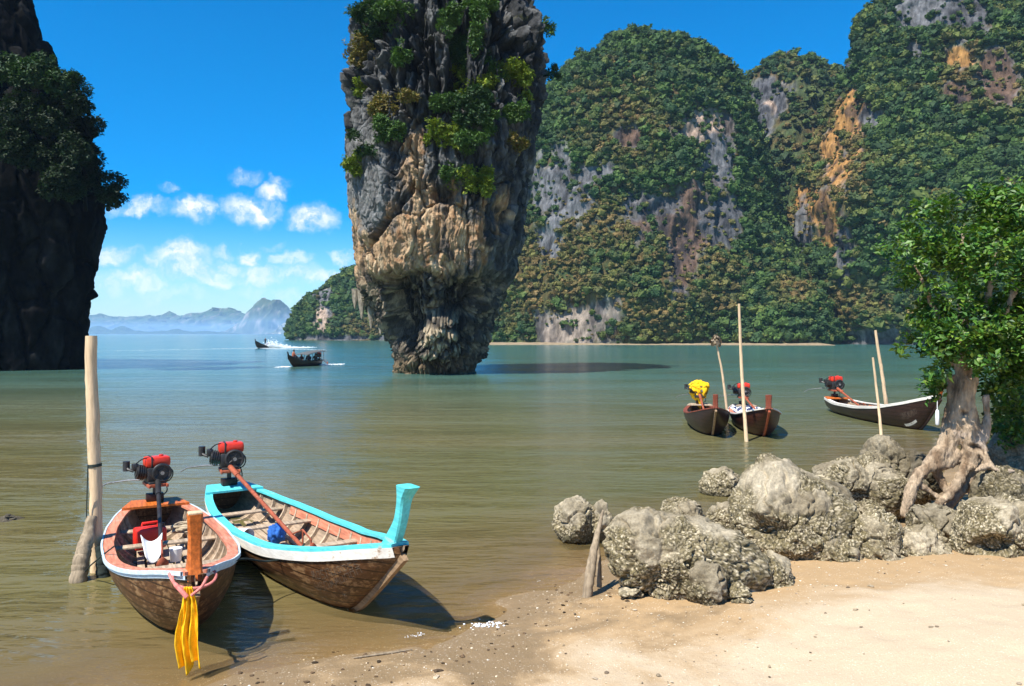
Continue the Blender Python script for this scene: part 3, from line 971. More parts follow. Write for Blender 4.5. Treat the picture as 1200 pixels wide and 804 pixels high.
class MB:
    """collects shapes that become ONE mesh object"""
    def __init__(self): self.V = []; self.F4 = []; self.F3 = []; self.n = 0

    def add(self, V, F):
        V = np.asarray(V, float); F = np.asarray(F, int)
        self.V.append(V)
        (self.F4 if F.shape[1] == 4 else self.F3).append(F + self.n)
        self.n += len(V)
        return self

    def box(self, c, size, rot=None, bev=0.0):
        hx, hy, hz_ = [s / 2 for s in size]
        bm = bmesh.new()
        bmesh.ops.create_cube(bm, size=1.0)
        for v_ in bm.verts: v_.co = Vector((v_.co.x * size[0], v_.co.y * size[1], v_.co.z * size[2]))
        if bev > 0:
            bmesh.ops.bevel(bm, geom=bm.edges[:], offset=bev, segments=2, affect='EDGES', profile=0.5)
        bmesh.ops.triangulate(bm, faces=bm.faces[:])
        bm.verts.index_update()
        R = rot if rot is not None else Matrix.Identity(3)
        V = [tuple(R @ v_.co + Vector(c)) for v_ in bm.verts]
        F = [[v_.index for v_ in f.verts] for f in bm.faces]
        bm.free()
        return self.add(V, F)

    def tube(self, pts, rad, seg=10, caps=True, flat=None, jit=0.0):
        pts = [Vector(p_) for p_ in pts]
        rad = list(rad) if hasattr(rad, '__len__') else [rad] * len(pts)
        n = len(pts)
        V = []
        prev = None
        for i, p_ in enumerate(pts):
            tg = (pts[min(i + 1, n - 1)] - pts[max(i - 1, 0)]).normalized()
            if prev is None:
                ref = Vector((0, 0, 1)) if abs(tg.z) < 0.9 else Vector((0, 1, 0))
                a_ = tg.cross(ref).normalized()
            else:
                a_ = (prev - tg * prev.dot(tg)).normalized()
            prev = a_
            b_ = tg.cross(a_)
            for k in range(seg):
                q = 2 * math.pi * k / seg
                r = rad[i] * (1 + jit * (random.random() - .5))
                V.append(p_ + a_ * math.cos(q) * r + b_ * math.sin(q) * r * (flat or 1.0))
        F = grid_faces(n, seg, True)
        base = self.n
        self.add([tuple(v_) for v_ in V], F)
        if caps:
            i = np.arange(seg)
            for r0, cp in ((0, pts[0]), ((n - 1) * seg, pts[-1])):
                self.V.append(np.array([tuple(cp)])); ci = self.n; self.n += 1
                T = np.stack([base + r0 + i, base + r0 + (i + 1) % seg, np.full(seg, ci)], -1)
                self.F3.append(T if r0 else T[:, ::-1])
        return self

    def sweep(self, pts, sec, side, upv, closed_ends=True):
        """rectangle-like section (list of (s,u)) carried along pts with given side / up vectors"""
        n, m = len(pts), len(sec)
        V = [tuple(Vector(pts[i]) + Vector(side[i]) * s_ + Vector(upv[i]) * u_) for i in range(n) for (s_, u_) in sec]
        base = self.n
        self.add(V, grid_faces(n, m, True))
        if closed_ends and m == 4:
            self.F4.append(np.array([[base, base + 1, base + 2, base + 3][::-1], [base + (n - 1) * m + k for k in range(4)]]))
        return self

    def build(self, name, mat, parent=None, smooth=True, angle=None):
        F = []
        if self.F4: F.append(np.vstack(self.F4))
        if self.F3: F.append(np.vstack(self.F3))
        o = npmesh(name, np.vstack(self.V), F, mat, parent, smooth)
        if smooth:
            bm = bmesh.new(); bm.from_mesh(o.data)
            bmesh.ops.recalc_face_normals(bm, faces=bm.faces[:])
            lim = RAD(angle or 38)
            for e_ in bm.edges:
                if len(e_.link_faces) == 2 and e_.calc_face_angle(0) > lim: e_.smooth = False
            bm.to_mesh(o.data); bm.free()
        return o


def smooth_path(pts, n):
    P_ = np.array([tuple(p_) for p_ in pts], float)
    s_ = np.concatenate([[0], np.cumsum(np.linalg.norm(np.diff(P_, axis=0), axis=1))])
    q = np.linspace(0, s_[-1], n)
    m = np.gradient(P_, s_, axis=0)
    i = np.clip(np.searchsorted(s_, q, side='right') - 1, 0, len(s_) - 2)
    h_ = (s_[i + 1] - s_[i])[:, None]; t_ = ((q - s_[i])[:, None]) / h_
    return (2 * t_**3 - 3 * t_**2 + 1) * P_[i] + (t_**3 - 2 * t_**2 + t_) * h_ * m[i] + (-2 * t_**3 + 3 * t_**2) * P_[i + 1] + (t_**3 - t_**2) * h_ * m[i + 1]


# ------------------------------------------------------------ materials for boats and gear
def wood_mat(name, col, rough=0.65, plank=0.0, var=0.35, wear=None, wear_amt=0.35):
    m, t, b = mat_new(name)
    tcn = t.new('ShaderNodeTexCoord')
    vec = t.mapping(tcn.outputs['Object'], (0.8, 9, 9))
    n = t.noise(vec, 3.0, 6, 0.65)
    n2 = t.noise(tcn.outputs['Object'], 3.5, 5, 0.65)
    c = t.mix(t.ramp(n, 0.3, 0.7), tuple(x * (1 - var) for x in col), tuple(min(1, x * (1 + var)) for x in col))
    if wear is not None:
        lim = 0.76 - 0.35 * wear_amt
        c = t.mix(t.ramp(t.math('ADD', t.math('MULTIPLY', n, 0.5), t.math('MULTIPLY', n2, 0.5)), lim - 0.05, lim + 0.06), c, wear)
    if plank:
        sp_ = t.new('ShaderNodeSeparateXYZ'); t.l.new(tcn.outputs['Object'], sp_.inputs[0])
        fz = t.math('FRACT', t.math('MULTIPLY', sp_.outputs[2], 1 / plank))
        seam = t.ramp(t.math('ABSOLUTE', t.math('SUBTRACT', fz, 0.5)), 0.40, 0.47)
        c = t.mix(t.math('MULTIPLY', seam, 0.9), c, tuple(x * 0.25 for x in col))
    t.l.new(c, b.inputs['Base Color'])
    b.inputs['Roughness'].default_value = rough
    b.inputs['Specular IOR Level'].default_value = 0.3
    bp = t.new('ShaderNodeBump'); bp.inputs['Strength'].default_value = 0.35; bp.inputs['Distance'].default_value = 0.008
    t.l.new(n, bp.inputs['Height']); t.l.new(bp.outputs[0], b.inputs['Normal'])
    return m


M = dict(
    hull=wood_mat("hull_wood", (0.095, 0.042, 0.017), 0.42, 0.13, wear=(0.26, 0.15, 0.07), wear_amt=0.62),
    hull_dark=wood_mat("hull_dark", (0.035, 0.018, 0.014), 0.4, 0.13, wear=(0.10, 0.06, 0.04), wear_amt=0.2),
    hull_red=wood_mat("hull_red_brown", (0.060, 0.022, 0.014), 0.45, 0.13, wear=(0.15, 0.09, 0.05), wear_amt=0.25),
    inner=wood_mat("inner_wood", (0.30, 0.22, 0.15), 0.8, 0.0, wear=(0.12, 0.08, 0.05), wear_amt=0.5),
    rib=wood_mat("rib_wood", (0.42, 0.32, 0.22), 0.8, wear=(0.2, 0.13, 0.08), wear_amt=0.35),
    plank=wood_mat("plank_wood", (0.38, 0.29, 0.20), 0.85, wear=(0.17, 0.12, 0.08), wear_amt=0.4),
    salmon=wood_mat("salmon_paint", (0.56, 0.20, 0.115), 0.6, wear=(0.45, 0.28, 0.19), wear_amt=0.55),
    orange=wood_mat("orange_varnish", (0.50, 0.125, 0.020), 0.45, wear=(0.28, 0.07, 0.02), wear_amt=0.3),
    turq=wood_mat("turquoise_paint", (0.10, 0.56, 0.58), 0.5, var=0.18, wear=(0.34, 0.42, 0.38), wear_amt=0.42),
    white=wood_mat("worn_white_paint", (0.72, 0.68, 0.60), 0.6, var=0.15, wear=(0.34, 0.23, 0.14), wear_amt=0.45),
    paleblue=wood_mat("pale_blue_paint", (0.50, 0.62, 0.68), 0.6, var=0.15, wear=(0.66, 0.64, 0.58), wear_amt=0.5),
    redbrown=wood_mat("red_brown_paint", (0.20, 0.052, 0.028), 0.55, wear=(0.30, 0.14, 0.08), wear_amt=0.3),
    stem=wood_mat("stem_wood", (0.26, 0.17, 0.095), 0.7, wear=(0.12, 0.07, 0.04), wear_amt=0.4),
    iron=mat_flat("black_iron", (0.022, 0.021, 0.020), 0.45, 0.5, var=0.4, wear=(0.10, 0.05, 0.03), wear_amt=0.3),
    steel=mat_flat("worn_steel", (0.32, 0.31, 0.29), 0.4, 0.5, 0.7, wear=(0.16, 0.09, 0.05), wear_amt=0.4),
    red=mat_flat("red_enamel", (0.62, 0.035, 0.012), 0.35, 0.5, var=0.15, wear=(0.30, 0.03, 0.015), wear_amt=0.25),
    rust=mat_flat("rusty_red_pipe", (0.30, 0.075, 0.035), 0.6, 0.3, var=0.3, wear=(0.42, 0.16, 0.09), wear_amt=0.4),
    rubber=mat_flat("rubber", (0.02, 0.02, 0.02), 0.8, 0.2),
    redplastic=mat_flat("red_plastic", (0.75, 0.03, 0.015), 0.4, 0.5, var=0.1),
    whiteplastic=mat_flat("white_plastic", (0.80, 0.80, 0.78), 0.45, 0.5, var=0.06, wear=(0.6, 0.58, 0.5), wear_amt=0.2),
    bluecloth=mat_flat("blue_cloth", (0.03, 0.12, 0.40), 0.9, 0.1, var=0.3),
    yellow=mat_flat("yellow_cloth", (0.80, 0.46, 0.015), 0.85, 0.1, var=0.15, nscale=14),
    pink=mat_flat("pink_cloth", (0.62, 0.20, 0.17), 0.85, 0.1, var=0.3, nscale=20),
    rope=mat_flat("dark_rope", (0.035, 0.045, 0.04), 0.9, 0.1),
    hemp=mat_flat("pale_rope", (0.42, 0.34, 0.23), 0.9, 0.1),
    pole=wood_mat("pale_pole_wood", (0.60, 0.44, 0.27), 0.8, var=0.2, wear=(0.34, 0.22, 0.12), wear_amt=0.45),
    drift=wood_mat("driftwood", (0.27, 0.21, 0.14), 0.9, wear=(0.13, 0.10, 0.06), wear_amt=0.5),
    letter=mat_flat("worn_lettering", (0.14, 0.11, 0.08), 0.7, 0.2, var=0.5, nscale=40),
)
M['pole'].node_tree.nodes['Mapping'].inputs['Scale'].default_value = (9, 9, 0.8)
M['drift'].node_tree.nodes['Mapping'].inputs['Scale'].default_value = (9, 9, 0.8)


def prof(tab, n=200, k=13):
    x_ = np.linspace(0, 1, n)
    y_ = np.interp(x_, [a for a, _ in tab], [b_ for _, b_ in tab])
    e = np.concatenate([2 * y_[0] - y_[1:k][::-1], y_, 2 * y_[-1] - y_[-k:-1][::-1]])
    y2 = np.convolve(e, np.ones(k) / k, 'same')[k - 1:-(k - 1)]
    return lambda t_: np.interp(t_, x_, y2)


class Hull:
    def __init__(self, L, beam, rim, keel, ws=0.32):
        self.L = L
        b_ = beam / 2
        self.w = prof([(0, ws), (.12, .72 * b_), (.25, .90 * b_), (.42, b_), (.6, .97 * b_), (.75, .80 * b_), (.87, .52 * b_), (.95, .24 * b_), (1, 0.05)])
        self.g = prof(rim); self.k = prof(keel)

    def X(self, t_): return -self.L / 2 + t_ * self.L

    def pt(self, t_, s_, side, inset=0.0, lift=0.0):
        w_ = max(float(self.w(t_)) - inset, 0.012); g_ = float(self.g(t_)); k_ = min(float(self.k(t_)), g_ - 0.02) + lift
        a_ = s_ * math.pi / 2
        return Vector((self.X(t_), side * w_ * math.sin(a_) ** 0.85, k_ + (g_ - k_) * (1 - math.cos(a_)) ** 0.85))


def rim_path(h_, side, t0, t1, n, inset=0.0, dz=0.0):
    ts = np.linspace(t0, t1, n)
    return [Vector((h_.X(t_), side * max(float(h_.w(t_)) - inset, 0.01), float(h_.g(t_)) + dz)) for t_ in ts]


def frame_along(pts):
    sd, up_ = [], []
    n = len(pts)
    for i in range(n):
        tg = (pts[min(i + 1, n - 1)] - pts[max(i - 1, 0)])
        tg.normalize()
        s_ = Vector((-tg.y, tg.x, 0)).normalized()
        sd.append(s_); up_.append(tg.cross(s_) if tg.cross(s_).z > 0 else -tg.cross(s_))
    return sd, up_


def make_engine(boat, loc, shaft_to, scale=1.0, tank='red', yaw=0.0, shaft=True, shm='rust'):
    """single-cylinder long-tail motor on its pivot: x towards the bow, y across"""
    R = Matrix.Rotation(yaw, 3, 'Z')
    o = Vector(loc)
    e = MB()
    def p(x, y, z): return o + R @ Vector((x, y, z)) * scale
    e.box(p(0, 0, .17), (.30 * scale, .30 * scale, .24 * scale), R, .03 * scale)                 # crankcase
    e.tube([p(.02, -.14, .20), p(.02, -.30, .23)], [.10 * scale, .085 * scale], 14)              # cylinder with fins
    for q in range(4): e.tube([p(.02, -.17 - .033 * q, .205 + .007 * q), p(.02, -.185 - .033 * q, .208 + .007 * q)], .125 * scale, 14)
    e.box(p(-.02, -.30, .30), (.12 * scale, .10 * scale, .12 * scale), R, .02 * scale)           # rocker cover
    e.box(p(0, 0, .035), (.42 * scale, .26 * scale, .05 * scale), R, .012 * scale)               # cradle
    e.tube([p(0, 0, .02), p(0, 0, -.16)], .035 * scale, 10)                                     # pivot
    root = e.build('engine', M['iron'], boat)
    tk = MB()
    if tank == 'red':
        tk.box(p(0, .03, .375), (.26 * scale, .40 * scale, .17 * scale), R, .045 * scale)
        tk.tube([p(0, .10, .45), p(0, .10, .485)], .035 * scale, 12)
        tk.build('fuel_tank', M['red'], root)
        st = MB(); st.box(p(0, -.07, .378), (.272 * scale, .03 * scale, .18 * scale), R, .01); st.build('tank_strap', M['iron'], root)
    fw = MB()
    c0 = p(.19, .07, .20); ax = R @ Vector((1, 0, 0))
    rim = []
    for q in range(25):
        a_ = 2 * math.pi * q / 24
        rim.append(c0 + R @ Vector((0, math.cos(a_), math.sin(a_))) * .135 * scale)
    fw.tube(rim, .026 * scale, 8, caps=False)
    fw.tube([c0 - ax * .03 * scale, c0 + ax * .035 * scale], .05 * scale, 12)
    fw.tube([c0 - ax * .02 * scale, c0 - ax * .0 * scale], .125 * scale, 20)
    for q in range(5):
        a_ = 2 * math.pi * q / 5
        fw.tube([c0, c0 + R @ Vector((0, math.cos(a_), math.sin(a_))) * .13 * scale], .014 * scale, 6)
    fl = fw.build('flywheel', M['iron'], root)
    hub = MB(); hub.tube([c0 + ax * .03 * scale, c0 + ax * .05 * scale], .03 * scale, 12); hub.build('flywheel_hub', M['steel'], root)
    ex = MB()
    ex.tube([p(.0, -.33, .24), p(-.04, -.40, .27), p(-.10, -.42, .30)], .025 * scale, 8)
    ex.tube([p(-.10, -.42, .24), p(-.10, -.42, .40)], .055 * scale, 12)
    ex.build('muffler', M['iron'], root)
    ti = MB()
    ti.tube([p(-.12, -.10, .06), p(-.35, -.35, .04), p(-.62, -.62, -.02), p(-.75, -.72, -.10)], [.016, .015, .014, .014], 8)
    ti.build('tiller', M['steel'], root)
    for hp in ([(.10, .16, .30), (.18, .24, .22), (.10, .22, .06), (.02, .10, .0)], [(-.12, .06, .30), (-.22, -.04, .24), (-.16, -.20, .20)], [(.02, -.30, .36), (.10, -.22, .44), (.06, -.06, .46)], [(-.10, .12, .12), (-.20, .20, .0), (-.10, .22, -.14), (.06, .12, -.20)]):
        ho_ = MB(); ho_.tube([tuple(p(*c_)) for c_ in smooth_path(hp, 14)], .010 * scale, 6); ho_.build('hose', M['rubber'], root)
    rd = MB(); rd.box(p(-.17, .06, .20), (.05 * scale, .26 * scale, .24 * scale), R, .008); rd.build('radiator', M['steel'], root)
    fr_ = MB()
    fr_.box(p(.05, .14, .0), (.5 * scale, .03 * scale, .05 * scale), R, .006)
    fr_.box(p(.05, -.14, .0), (.5 * scale, .03 * scale, .05 * scale), R, .006)
    fr_.box(p(.22, 0, .0), (.03 * scale, .25 * scale, .05 * scale), R, .006)
    fr_.build('mount_frame', M['rust'] if tank == 'red' else M['iron'], root)
    if shaft:
        a_ = p(.22, 0, .07); b_ = Vector(shaft_to)
        sh = MB(); dirv = (b_ - a_).normalized()
        sh.tube([a_, a_ + dirv * .5], .045 * scale, 10)
        sh.tube([a_ + dirv * .45, b_], [.033 * scale, .027 * scale], 10)
        side = dirv.cross(Vector((0, 0, 1))).normalized(); upv = side.cross(dirv)
        sh.build('propeller_shaft', M[shm], root)
        br = MB()
        br.tube([b_ - dirv * .75 + upv * .03, b_ - dirv * .35 + upv * .24, b_ - dirv * .02 + upv * .22, b_ + upv * .03], .012, 6)
        br.tube([b_ - dirv * .35 + upv * .24, b_ - dirv * .32 + upv * .02], .012, 6)
        br.build('skeg_brace', M['rust'], root)
        pr = MB()
        for s_ in (1, -1):
            V = []
            for iu in range(7):
                u_ = iu / 6
                wd = .085 * math.sin(math.pi * min(1, u_ * .8 + .18)) ** .8
                for iv in (-1, 1):
                    pp = b_ + dirv * (.05 + iv * wd * .35) + side * (iv * wd * .9) * 1 + upv * s_ * (.02 + .19 * u_)
                    V.append(tuple(pp))
            pr.add(V, grid_faces(7, 2))
        pr.tube([b_ - dirv * .02, b_ + dirv * .12], [.035, .015], 10)
        po = pr.build('propeller', M['rust'], root)
        po.data.materials[0] = M['rust']
        sm_ = po.modifiers.new('thick', 'SOLIDIFY'); sm_.thickness = .008
    return root


def longtail(label, cat, group, stern, tip, beam, rim, keel, paint, post, details, engine=None, ribs=14, draft=0.0, name='longtail_boat', thw=(0.2, 0.36, 0.62)):
    stern = Vector((*stern, 0)); tip = Vector((*tip, 0))
    ax = tip - stern
    L = ax.length
    root = empty(name, (stern + tip) / 2 + Vector((0, 0, draft)), math.atan2(ax.y, ax.x))
    tag(root, label, cat, group)
    h_ = Hull(L, beam, rim, keel)
    nt, ns = 60, 12
    ts = np.concatenate([np.linspace(0, .8, 36, endpoint=False), np.linspace(.8, 1, 24)])
    # outer and inner skin, closed at the rim
    rows = []
    for t_ in ts:
        out = [h_.pt(t_, s_, -1) for s_ in np.linspace(1, 0, ns)] + [h_.pt(t_, s_, 1) for s_ in np.linspace(0, 1, ns)][1:]
        inn = [h_.pt(t_, s_, 1, .045, .05) for s_ in np.linspace(1, 0, ns)] + [h_.pt(t_, s_, -1, .045, .05) for s_ in np.linspace(0, 1, ns)][1:]
        rows.append(out + inn)
    m = len(rows[0])
    hb = MB()
    hb.add([tuple(p_) for r_ in rows for p_ in r_], grid_faces(len(ts), m, True))
    k0 = 2 * ns - 1
    tri = []
    for i in range(k0 - 1): tri.append((i, i + 1, m - 1 - i - 0)) ; tri.append((i + 1, m - 2 - i, m - 1 - i))
    hb.F3.append(np.array(tri))
    hull = hb.build('hull', M[paint['hull']], root)
    hull.data.materials.append(M['inner'])
    mi = np.zeros(len(hull.data.polygons), np.int32)
    for pl in hull.data.polygons:
        ids = [v_ % m for v_ in pl.vertices] if max(pl.vertices) < len(ts) * m else [0]
        if min(ids) >= k0 - 0 and len(pl.vertices) == 4: mi[pl.index] = 1
    hull.data.polygons.foreach_set("material_index", mi)
    # transom board
    tb = MB()
    w0 = float(h_.w(0)); g0 = float(h_.g(0))
    ring = [h_.pt(0, s_, -1) for s_ in np.linspace(1, 0, 9)] + [h_.pt(0, s_, 1) for s_ in np.linspace(0, 1, 9)][1:]
    V = [tuple(p_ + Vector((-.025, 0, 0))) for p_ in ring] + [tuple(p_ + Vector((.03, 0, 0))) for p_ in ring]
    nr = len(ring)
    V += [(h_.X(0) - .025, 0, g0 * .6), (h_.X(0) + .03, 0, g0 * .6)]
    tri = []
    for i in range(nr):
        j = (i + 1) % nr
        tri += [(i, j, 2 * nr), (nr + j, nr + i, 2 * nr + 1), (i, nr + i, j), (j, nr + i, nr + j)]
    tb.add(V, np.array(tri)); tb.build('transom', M[paint['hull']], root)
    # gunwale planks and rubbing strakes, port and starboard
    gw = paint.get('gw', .15)
    for side in (1, -1):
        pts = rim_path(h_, side, 0.0, .985, 70, gw * .36)
        sd, up_ = frame_along(pts)
        wl = [min(1.0, (float(h_.w(t_)) + .02) / (gw * .9)) for t_ in np.linspace(0, .985, 70)]
        g_ = MB()
        V = []
        for i in range(70):
            hw = gw / 2 * wl[i]
            for (a_, b_) in ((-hw, 0), (hw, 0), (hw, .035), (-hw, .035)):
                V.append(tuple(pts[i] + sd[i] * a_ + Vector((0, 0, b_))))
        base = g_.n
        g_.add(V, grid_faces(70, 4, True))
        g_.F4.append(np.array([[base + 3, base + 2, base + 1, base], [base + 276, base + 277, base + 278, base + 279]]))
        g_.build('gunwale', M[paint['gunwale']], root)
        if paint.get('edge'):
            ed = MB()
            V = []
            for i, t_ in enumerate(np.linspace(0.0, .985, 70)):
                o_ = rim_path(h_, side, t_, t_, 1, -.018 - gw * .14 * wl[i])[0]
                for (a_, b_) in ((-.010, -.004), (.012, -.004), (.012, .037), (-.010, .037)):
                    V.append(tuple(o_ + Vector((0, side * a_, b_))))
            ed.add(V, grid_faces(70, 4, True)); ed.build('rim_edge', M[paint['edge']], root)
        if paint.get('band'):
            bh = paint.get('bandh', .12)
            bd = MB(); V = []
            for t_ in np.linspace(0.0, .99, 70):
                w_ = float(h_.w(t_)); g__ = float(h_.g(t_)); k_ = float(h_.k(t_))
                x_ = h_.X(t_)
                bh_ = min(bh, max(g__ - k_ - .03, .02))
                def yw(zz):
                    f_ = np.clip((zz - k_) / max(g__ - k_, .02), 0, 1)
                    return w_ * math.sin(math.acos(max(-1, min(1, 1 - f_ ** (1 / .85))))) ** .85
                y1, y0 = yw(g__ - .005), yw(g__ - bh_)
                V += [(x_, side * (y0 - .01), g__ - bh_), (x_, side * (y0 + .022), g__ - bh_), (x_, side * (y1 + .022), g__ - .004), (x_, side * (y1 - .01), g__ - .004)]
            bd.add(V, grid_faces(70, 4, True)); bd.build('rubbing_strake', M[paint['band']], root)
        if paint.get('inside'):
            bd = MB(); V = []
            for t_ in np.linspace(0.25, .93, 50):
                i1 = h_.pt(t_, .97, side, .05); i0 = h_.pt(t_, .78, side, .05, .05)
                V += [tuple(i1 + Vector((0, -side * .03, 0))), tuple(i1), tuple(i0), tuple(i0 + Vector((0, -side * .03, 0)))]
            bd.add(V, grid_faces(50, 4, True)); bd.build('inner_plank', M[paint['inside']], root)
    # ribs
    for t_ in np.linspace(.10, .90, ribs):
        rb = MB()
        q = np.linspace(-.93, .93, 19)
        pts = [h_.pt(t_, abs(s_), 1 if s_ >= 0 else -1, .05, .055) for s_ in q]
        V = []
        for i in range(len(pts)):
            tg = pts[min(i + 1, 18)] - pts[max(i - 1, 0)]
            nrm = Vector((0, -tg.z, tg.y)).normalized()
            for (a_, b_) in ((-.022, -.004), (.022, -.004), (.022, .045), (-.022, .045)):
                V.append(tuple(pts[i] + Vector((a_, 0, 0)) + nrm * b_))
        rb.add(V, grid_faces(19, 4, True)); rb.build('rib', M['rib'], root)
    # floor boards lying on the ribs
    for j, s_ in enumerate((-.36, -.21, -.07, .07, .21, .36)):
        fb = MB(); V = []
        t0, t1 = .16 + .02 * (j % 3), .80 - .03 * ((j * 2) % 3)
        for t_ in np.linspace(t0, t1, 14):
            z_ = float(h_.k(t_)) + .17 + .06 * abs(s_) * 2
            y_ = s_ * float(h_.w(t_)) * 1.15
            V += [(h_.X(t_), y_ - .045, z_), (h_.X(t_), y_ + .045, z_), (h_.X(t_), y_ + .045, z_ + .022), (h_.X(t_), y_ - .045, z_ + .022)]
        fb.add(V, grid_faces(14, 4, True)); fb.build('floor_board', M['plank'], root)
    for t_ in thw:
        w_ = float(h_.w(t_)) - .05; z_ = float(h_.g(t_)) - .13
        th_ = MB(); th_.box((h_.X(t_), 0, z_), (.17, 2 * w_ * .97, .03), None, .006); th_.build('thwart', M['plank'], root)
    # short stern deck that carries the motor
    sdk = MB(); V = []
    for t_ in np.linspace(0.005, .085, 8):
        w_ = float(h_.w(t_)) + .01; z_ = float(h_.g(t_)) + .038
        V += [(h_.X(t_), -w_, z_), (h_.X(t_), w_, z_), (h_.X(t_), w_, z_ + .035), (h_.X(t_), -w_, z_ + .035)]
    sdk.add(V, grid_faces(8, 4, True)); n0 = sdk.n
    sdk.F4.append(np.array([[3, 2, 1, 0], [n0 - 4, n0 - 3, n0 - 2, n0 - 1]]))
    sdk.build('stern_deck', M[paint.get('deck', 'white')], root)
    blk = MB(); blk.box((h_.X(.03), 0, g0 + .13), (.14, .26, .12), None, .012); blk.build('motor_block', M['hull_dark'], root)
    # stem timber down the bow
    sm = MB(); V = []
    for t_ in np.linspace(.80, 1.0, 16):
        k_ = float(h_.k(t_)); x_ = h_.X(t_)
        V += [(x_ - .03, -.035, k_ + .02), (x_ + .055, -.028, k_ - .035), (x_ + .055, .028, k_ - .035), (x_ - .03, .035, k_ + .02)]
    sm.add(V, grid_faces(16, 4, True)); sm.F4.append(np.array([[60, 61, 62, 63]])); sm.build('stem', M[paint.get('stem', 'stem')], root)
    # prow post: (x from tip, z from rim at tip, fore-aft size, width) stations
    g1 = float(h_.g(.985))
    pm = MB(); V = []
    st_ = smooth_path([(a_, b_, c_) for (a_, b_, c_, d_) in post], 18)
    wd = np.interp(np.linspace(0, 1, 18), np.linspace(0, 1, len(post)), [d_ for (_, _, _, d_) in post])
    for i in range(18):
        x_, z_, fa = st_[i]; hw = wd[i] / 2
        ch = min(hw, fa / 2) * .35
        for (a_, b_) in ((-fa / 2, -hw + ch), (-fa / 2 + ch, -hw), (fa / 2 - ch, -hw), (fa / 2, -hw + ch), (fa / 2, hw - ch), (fa / 2 - ch, hw), (-fa / 2 + ch, hw), (-fa / 2, hw - ch)):
            V.append((L / 2 + x_ + a_, b_, g1 + z_))
    pm.add(V, grid_faces(18, 8, True))
    pm.V.append(np.array([(L / 2 + st_[-1][0], 0, g1 + st_[-1][1] + .012)])); ci = pm.n; pm.n += 1
    pm.F3.append(np.array([(17 * 8 + i, 17 * 8 + (i + 1) % 8, ci) for i in range(8)]))
    pm.build('prow_post', M[paint['post']], root, angle=30)
    if paint.get('posttop'):
        cp = MB(); fa = st_[-1][2] * .92; cp.box((L / 2 + st_[-1][0], 0, g1 + st_[-1][1] + .012), (fa, wd[-1] * .92, .02), None, .004); cp.build('post_top', M[paint['posttop']], root)
    if engine:
        ez = g0 + .34
        make_engine(root, (h_.X(.03), 0, ez - .0), (h_.X(engine['t']), engine['y'], float(h_.k(engine['t'])) + engine['dz']), engine.get('s', 1.0), engine.get('tank', 'red'), engine.get('yaw', 0), True, engine.get('m', 'rust'))
    return root, h_


def hull_marks(root, h_, t0, t1, s0, s1, side, rows, seed, mat='letter', nm='bow_lettering'):
    """worn hand-painted characters on the planking, one mesh lying 3 mm off the skin"""
    g = random.Random(seed)
    mb = MB()
    for r_ in range(rows):
        n = 9
        sa = s0 + (s1 - s0) * (r_ + .1) / rows; sb = s0 + (s1 - s0) * (r_ + .85) / rows
        for i in range(n):
            ta = t0 + (t1 - t0) * (i + .08) / n; tb_ = t0 + (t1 - t0) * (i + .8) / n
            forms = [[(0, 0), (0, 1), (.9, 1), (.9, .1)], [(0, 1), (0, .1), (.9, .1), (.9, 1)], [(.9, .9), (.1, 1), (0, .5), (.8, .4), (.9, 0), (0, 0)], [(0, 0), (.2, 1), (.5, .3), (.8, 1), (1, 0)], [(.1, .1), (.1, .9), (.9, .9), (.9, .1), (.2, .1)]]
            f = g.choice(forms)
            for (a, b_), (c_, d_) in zip(f[:-1], f[1:]):
                P_ = []
                for (uu, vv) in ((a, b_), (c_, d_)):
                    t_ = ta + (tb_ - ta) * uu; s_ = sa + (sb - sa) * vv
                    p_ = h_.pt(t_, s_, side); q_ = h_.pt(t_, s_ + .01, side); r2 = h_.pt(t_ + .01, s_, side)
                    nn_ = (q_ - p_).cross(r2 - p_).normalized()
                    if nn_.y * side < 0: nn_ = -nn_
                    P_.append(p_ + nn_ * .004)
                dv = (P_[1] - P_[0])
                if dv.length < 1e-4: continue
                wv = dv.cross(nn_).normalized() * .0035
                mb.add([tuple(P_[0] - wv), tuple(P_[0] + wv), tuple(P_[1] + wv), tuple(P_[1] - wv)], np.array([[0, 1, 2, 3]]))
    return mb.build(nm, M[mat], root, smooth=False)


GRP = "long-tail boats moored off the beach"
RIM_F = [(0, .46), (.2, .40), (.45, .42), (.65, .52), (.82, .72), (.93, .90), (1, 1.0)]
KEEL_F = [(0, .02), (.12, -.12), (.4, -.2), (.7, -.15), (.82, -.04), (.9, .36), (1, .90)]
b1, h1b = longtail("weathered brown long-tail boat with salmon rim, stubby orange prow post and yellow sash", "boat", GRP,
                   (-5.80, 12.9), (-3.06, 7.72), 1.50, [(0, .46), (.2, .42), (.45, .43), (.65, .50), (.82, .66), (.93, .80), (1, .86)], [(0, .02), (.12, -.12), (.4, -.2), (.7, -.15), (.82, -.06), (.9, .22), (1, .70)],
                   dict(hull='hull', gunwale='salmon', edge='paleblue', band='paleblue', bandh=.045, post='orange', gw=.125, deck='orange', posttop='pole'),
                   [(-.20, -.06, .34, .15), (-.17, .10, .18, .13), (-.14, .34, .11, .12), (-.12, .58, .12, .145)], None,
                   dict(t=.52, y=-.10, dz=.36, m='iron', s=.95, yaw=.15))
b2, h2b = longtail("brown long-tail boat with turquoise rim and tall flared turquoise prow post", "boat", GRP,
                   (-5.12, 14.25), (-1.12, 8.24), 1.5, RIM_F, KEEL_F,
                   dict(hull='hull', gunwale='turq', band='white', bandh=.115, post='turq', gw=.125, deck='turq', inside='salmon'),
                   [(-.34, -.06, .30, .10), (-.20, .10, .24, .10), (-.06, .30, .15, .11), (.02, .52, .15, .13), (.10, .66, .27, .17)], None,
                   dict(t=.62, y=-.02, dz=.42, s=1.05, yaw=-.15))
